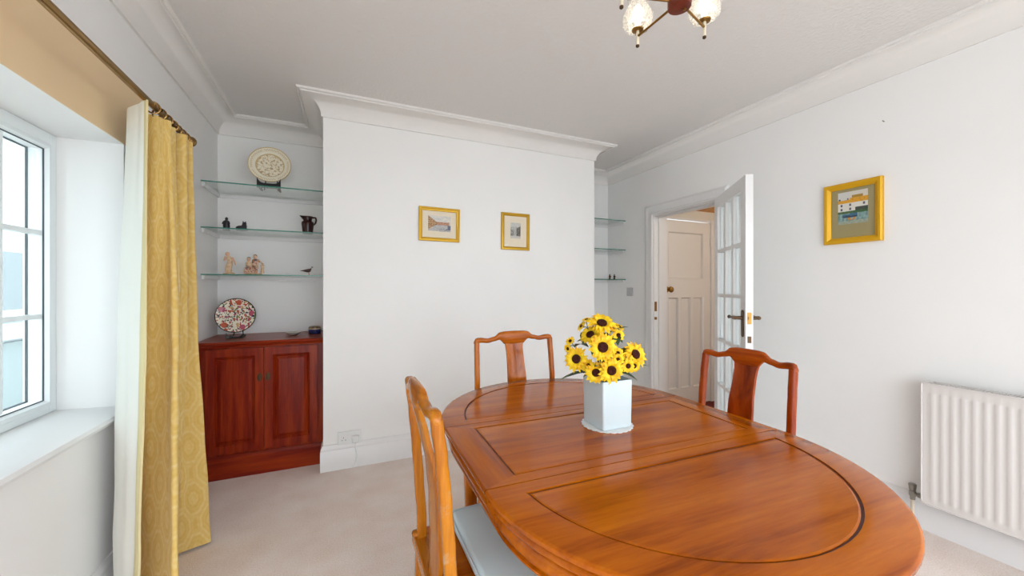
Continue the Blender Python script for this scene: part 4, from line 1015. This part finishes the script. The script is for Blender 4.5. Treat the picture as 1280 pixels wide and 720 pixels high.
fac = math_('ADD', math_('MULTIPLY_ADD', wav, 0.09, 0.42), math_('ADD', math_('MULTIPLY', big, 0.12), math_('MULTIPLY', math_('SUBTRACT', nz_.outputs['Fac'], 0.5), 0.5)))
lk(FAB, ramp(FAB, fac, [(0.1, lin(220, 180, 92)), (0.45, lin(228, 194, 116)), (0.85, lin(236, 214, 156))]), bsdf(FAB).inputs['Base Color'])
bsdf(FAB).inputs['Subsurface Weight'].default_value = 0.0
LINING = paint('cream_lining', lin(240, 236, 226), 0.85, 200, 0.1, 0.03)
HEMM = paint('pale_gold_hem', lin(222, 206, 158), 0.8, 200, 0.1, 0.05)
topP = [(-0.668,1.865),(-0.715,1.925),(-0.775,2.005),(-0.700,2.030),(-0.672,2.065),(-0.735,2.110),(-0.668,2.150),(-0.735,2.190),(-0.668,2.230),(-0.732,2.270),(-0.672,2.310),(-0.70,2.355)]
midP = [(-0.640,1.770),(-0.715,1.860),(-0.800,1.985),(-0.690,1.980),(-0.610,1.950),(-0.705,2.060),(-0.630,2.090),(-0.715,2.150),(-0.640,2.180),(-0.710,2.235),(-0.635,2.265),(-0.690,2.330)]
botP = [(-0.625,1.665),(-0.715,1.800),(-0.800,1.960),(-0.650,1.830),(-0.535,1.705),(-0.610,1.880),(-0.640,2.000),(-0.690,2.100),(-0.690,2.190),(-0.650,2.225),(-0.575,2.255),(-0.660,2.330)]
NS, NZ = 132, 44
pt, pm, pb = catmull(topP, NS), catmull(midP, NS), catmull(botP, NS)
ztop, zbot = 1.925, 0.012
def cpt(i, w):
    if w < 0.5: a = smooth01(w*2)*0.6 + w*2*0.4; p = [lerp(x, y, a) for x, y in zip(pt[i], pm[i])]
    else: a = (w-0.5)*2; p = [lerp(x, y, a) for x, y in zip(pm[i], pb[i])]
    return p
def sheet(off):
    rows = []
    for j in range(NZ+1):
        w = j/NZ; z = lerp(ztop, zbot, w)
        row = []
        for i in range(NS+1):
            p = Vector(cpt(i, w)); t_ = (Vector(cpt(min(i+1,NS), w)) - Vector(cpt(max(i-1,0), w))).normalized()
            n_ = Vector((t_.y, -t_.x))
            wob = 0.006*noise.noise(Vector((i*0.06, z*5, 2)))*w + (0.011*math.sin(i*0.42+0.8*math.sin(z*2.1))*(1-0.75*w)*smooth01((i-26)/14)) + 0.004*noise.noise(Vector((i*0.25, z*1.5, 9)))
            p = p + n_*(off + wob)
            row.append((p.x, p.y, z))
        rows.append(row)
    return rows
def sheet_mesh(rows, i0, i1, rev=False):
    w = i1-i0+1
    vs_ = [r[i] for r in rows for i in range(i0, i1+1)]
    fs = [(j*w+i, j*w+i+1, (j+1)*w+i+1, (j+1)*w+i) for j in range(len(rows)-1) for i in range(w-1)]
    return MB().add(vs_, fs)
cur = thing('curtain', 'gold patterned curtain with white lining gathered beside the window', 'curtain', (0,0,0))
arc = [0.0]
for i in range(NS): arc.append(arc[-1] + math.dist(pb[i], pb[i+1])*1.25)
def sheet_obj(name, rows, i0, i1, m, uv=False):
    o = ob(name, sheet_mesh(rows, i0, i1), m, cur, smooth=0)
    for p in o.data.polygons: p.use_smooth = True
    if uv:
        ul = o.data.uv_layers.new(name='UVMap'); w = i1-i0+1
        for l in o.data.loops:
            vi = l.vertex_index; ul.data[l.index].uv = (arc[i0 + vi % w], ztop - (ztop-zbot)*(vi//w)/NZ)
    return o
front_rows, back_rows = sheet(0.003), sheet(-0.003)
sheet_obj('face_fabric', front_rows, 0, NS, FAB, True)
sheet_obj('lining', back_rows, 4, NS, LINING)
sheet_obj('side_hem', back_rows, 0, 4, HEMM)
edge = [[front_rows[j][0], back_rows[j][0]] for j in range(NZ+1)]
ob('leading_edge', MB().loft(edge, closed=False), HEMM, cur, smooth=0)
ob('heading', MB().loft([[front_rows[0][i], back_rows[0][i]] for i in range(NS+1)], closed=False), HEMM, cur, smooth=0)
for k, y in enumerate(ring_y):
    ob('hook', MB().tube([(PX, y, PZ-0.043), (PX+0.004, y, ztop-0.012)], 0.0016, 6), BRASS, cur)

# ------------------------------------------------------------------ pendant lamp
LX, LY = 0.834, 0.766
TEAK = wood('dark_teak', lin(70,24,14), lin(98,36,22), lin(116,48,28), 'z', 0.3, 0.2)
lamp = thing('pendant_lamp', 'teak and brass ceiling pendant with cut glass shades above the table', 'pendant lamp', (LX, LY, ZC))
zo = -ZC
ob('ceiling_rose', MB().lathe([(0.05,0),(0.05,-0.012),(0.03,-0.03),(0.008,-0.034)], 24), TEAK, lamp, smooth=40)
ob('rod', MB().lathe([(0.006,-0.03),(0.006,2.06+zo)], 10), BRASS, lamp)
ob('hub', MB().lathe([(0.012,2.075+zo),(0.030,2.068+zo),(0.031,1.985+zo),(0.029,1.978+zo),(0.014,1.975+zo)], 28), TEAK, lamp, smooth=40)
ob('hub_screw', MB().lathe([(0.005,1.976+zo),(0.005,1.972+zo),(0.002,1.971+zo)], 10, 0.012, -0.006), BRASS, lamp)
GL = thin_glass('cut_glass', (0.90, 0.89, 0.86, 1), 0.5)
_mo = GL.node_tree.nodes['Material Output']; _src = _mo.inputs['Surface'].links[0].from_socket
_tl = nd(GL, 'ShaderNodeBsdfTranslucent', Color=(0.92, 0.91, 0.88, 1)); _df = nd(GL, 'ShaderNodeBsdfDiffuse', Color=(0.85, 0.85, 0.84, 1))
_m1 = nd(GL, 'ShaderNodeMixShader', Fac=0.5); lk(GL, _tl.outputs[0], _m1.inputs[1]); lk(GL, _df.outputs[0], _m1.inputs[2])
_vz = nd(GL, 'ShaderNodeTexVoronoi', Scale=90.0, feature='DISTANCE_TO_EDGE'); lk(GL, coords(GL), _vz.inputs['Vector'])
_fc = ramp(GL, _vz.outputs['Distance'], [(0.0, (0.6,0.6,0.6,1)), (0.12, (0.18,0.18,0.18,1))])
_m2 = nd(GL, 'ShaderNodeMixShader'); lk(GL, _fc, _m2.inputs['Fac']); lk(GL, _src, _m2.inputs[1]); lk(GL, _m1.outputs[0], _m2.inputs[2]); lk(GL, _m2.outputs[0], _mo.inputs['Surface'])
BULB = mat('lit_bulb', (1,0.95,0.85,1), 0.4, emit=(1.0,0.90,0.76,1), estr=5)
WOODGOLD = mat('pale_brass_stem', lin(232, 222, 200), 0.3, metal=0.5)
a0 = math.atan2(0.928-LY, 0.835-LX)
for k in range(5):
    a = a0 - 2*PI/5*k; x, y = 0.162*math.cos(a), 0.162*math.sin(a)
    ob('arm', MB().tube([(0.028*math.cos(a), 0.028*math.sin(a), 1.995+zo), (x, y, 1.998+zo)], 0.0035, 8), BRASS, lamp)
    ob('stem', MB().lathe([(0.0045,1.968+zo),(0.0050,1.970+zo),(0.0050,2.016+zo),(0.004,2.04+zo)], 10, x, y), WOODGOLD, lamp)
    ob('stem_tip', MB().lathe([(0.003,1.964+zo),(0.0054,1.966+zo),(0.0054,1.971+zo)], 10, x, y), DBRASS, lamp)
    ob('gallery', MB().lathe([(0.006,2.014+zo),(0.017,2.016+zo),(0.018,2.019+zo),(0.006,2.021+zo)], 16, x, y), BRASS, lamp)
    sh = [(0.019,2.0195),(0.036,2.022),(0.044,2.034),(0.045,2.066),(0.036,2.082),(0.028,2.094),(0.030,2.118),(0.036,2.126)]
    shade = ob('shade', MB().lathe([(r, z+zo) for r, z in sh] + [(r-0.004, z+0.002+zo) for r, z in reversed(sh)], 8, x, y, True, True), GL, lamp, smooth=0)
    ob('bulb', MB().lathe([(0.008,2.021+zo),(0.009,2.040+zo),(0.014,2.056+zo),(0.015,2.072+zo),(0.010,2.088+zo),(0.002,2.098+zo)], 14, x, y), BULB, lamp, smooth=60)
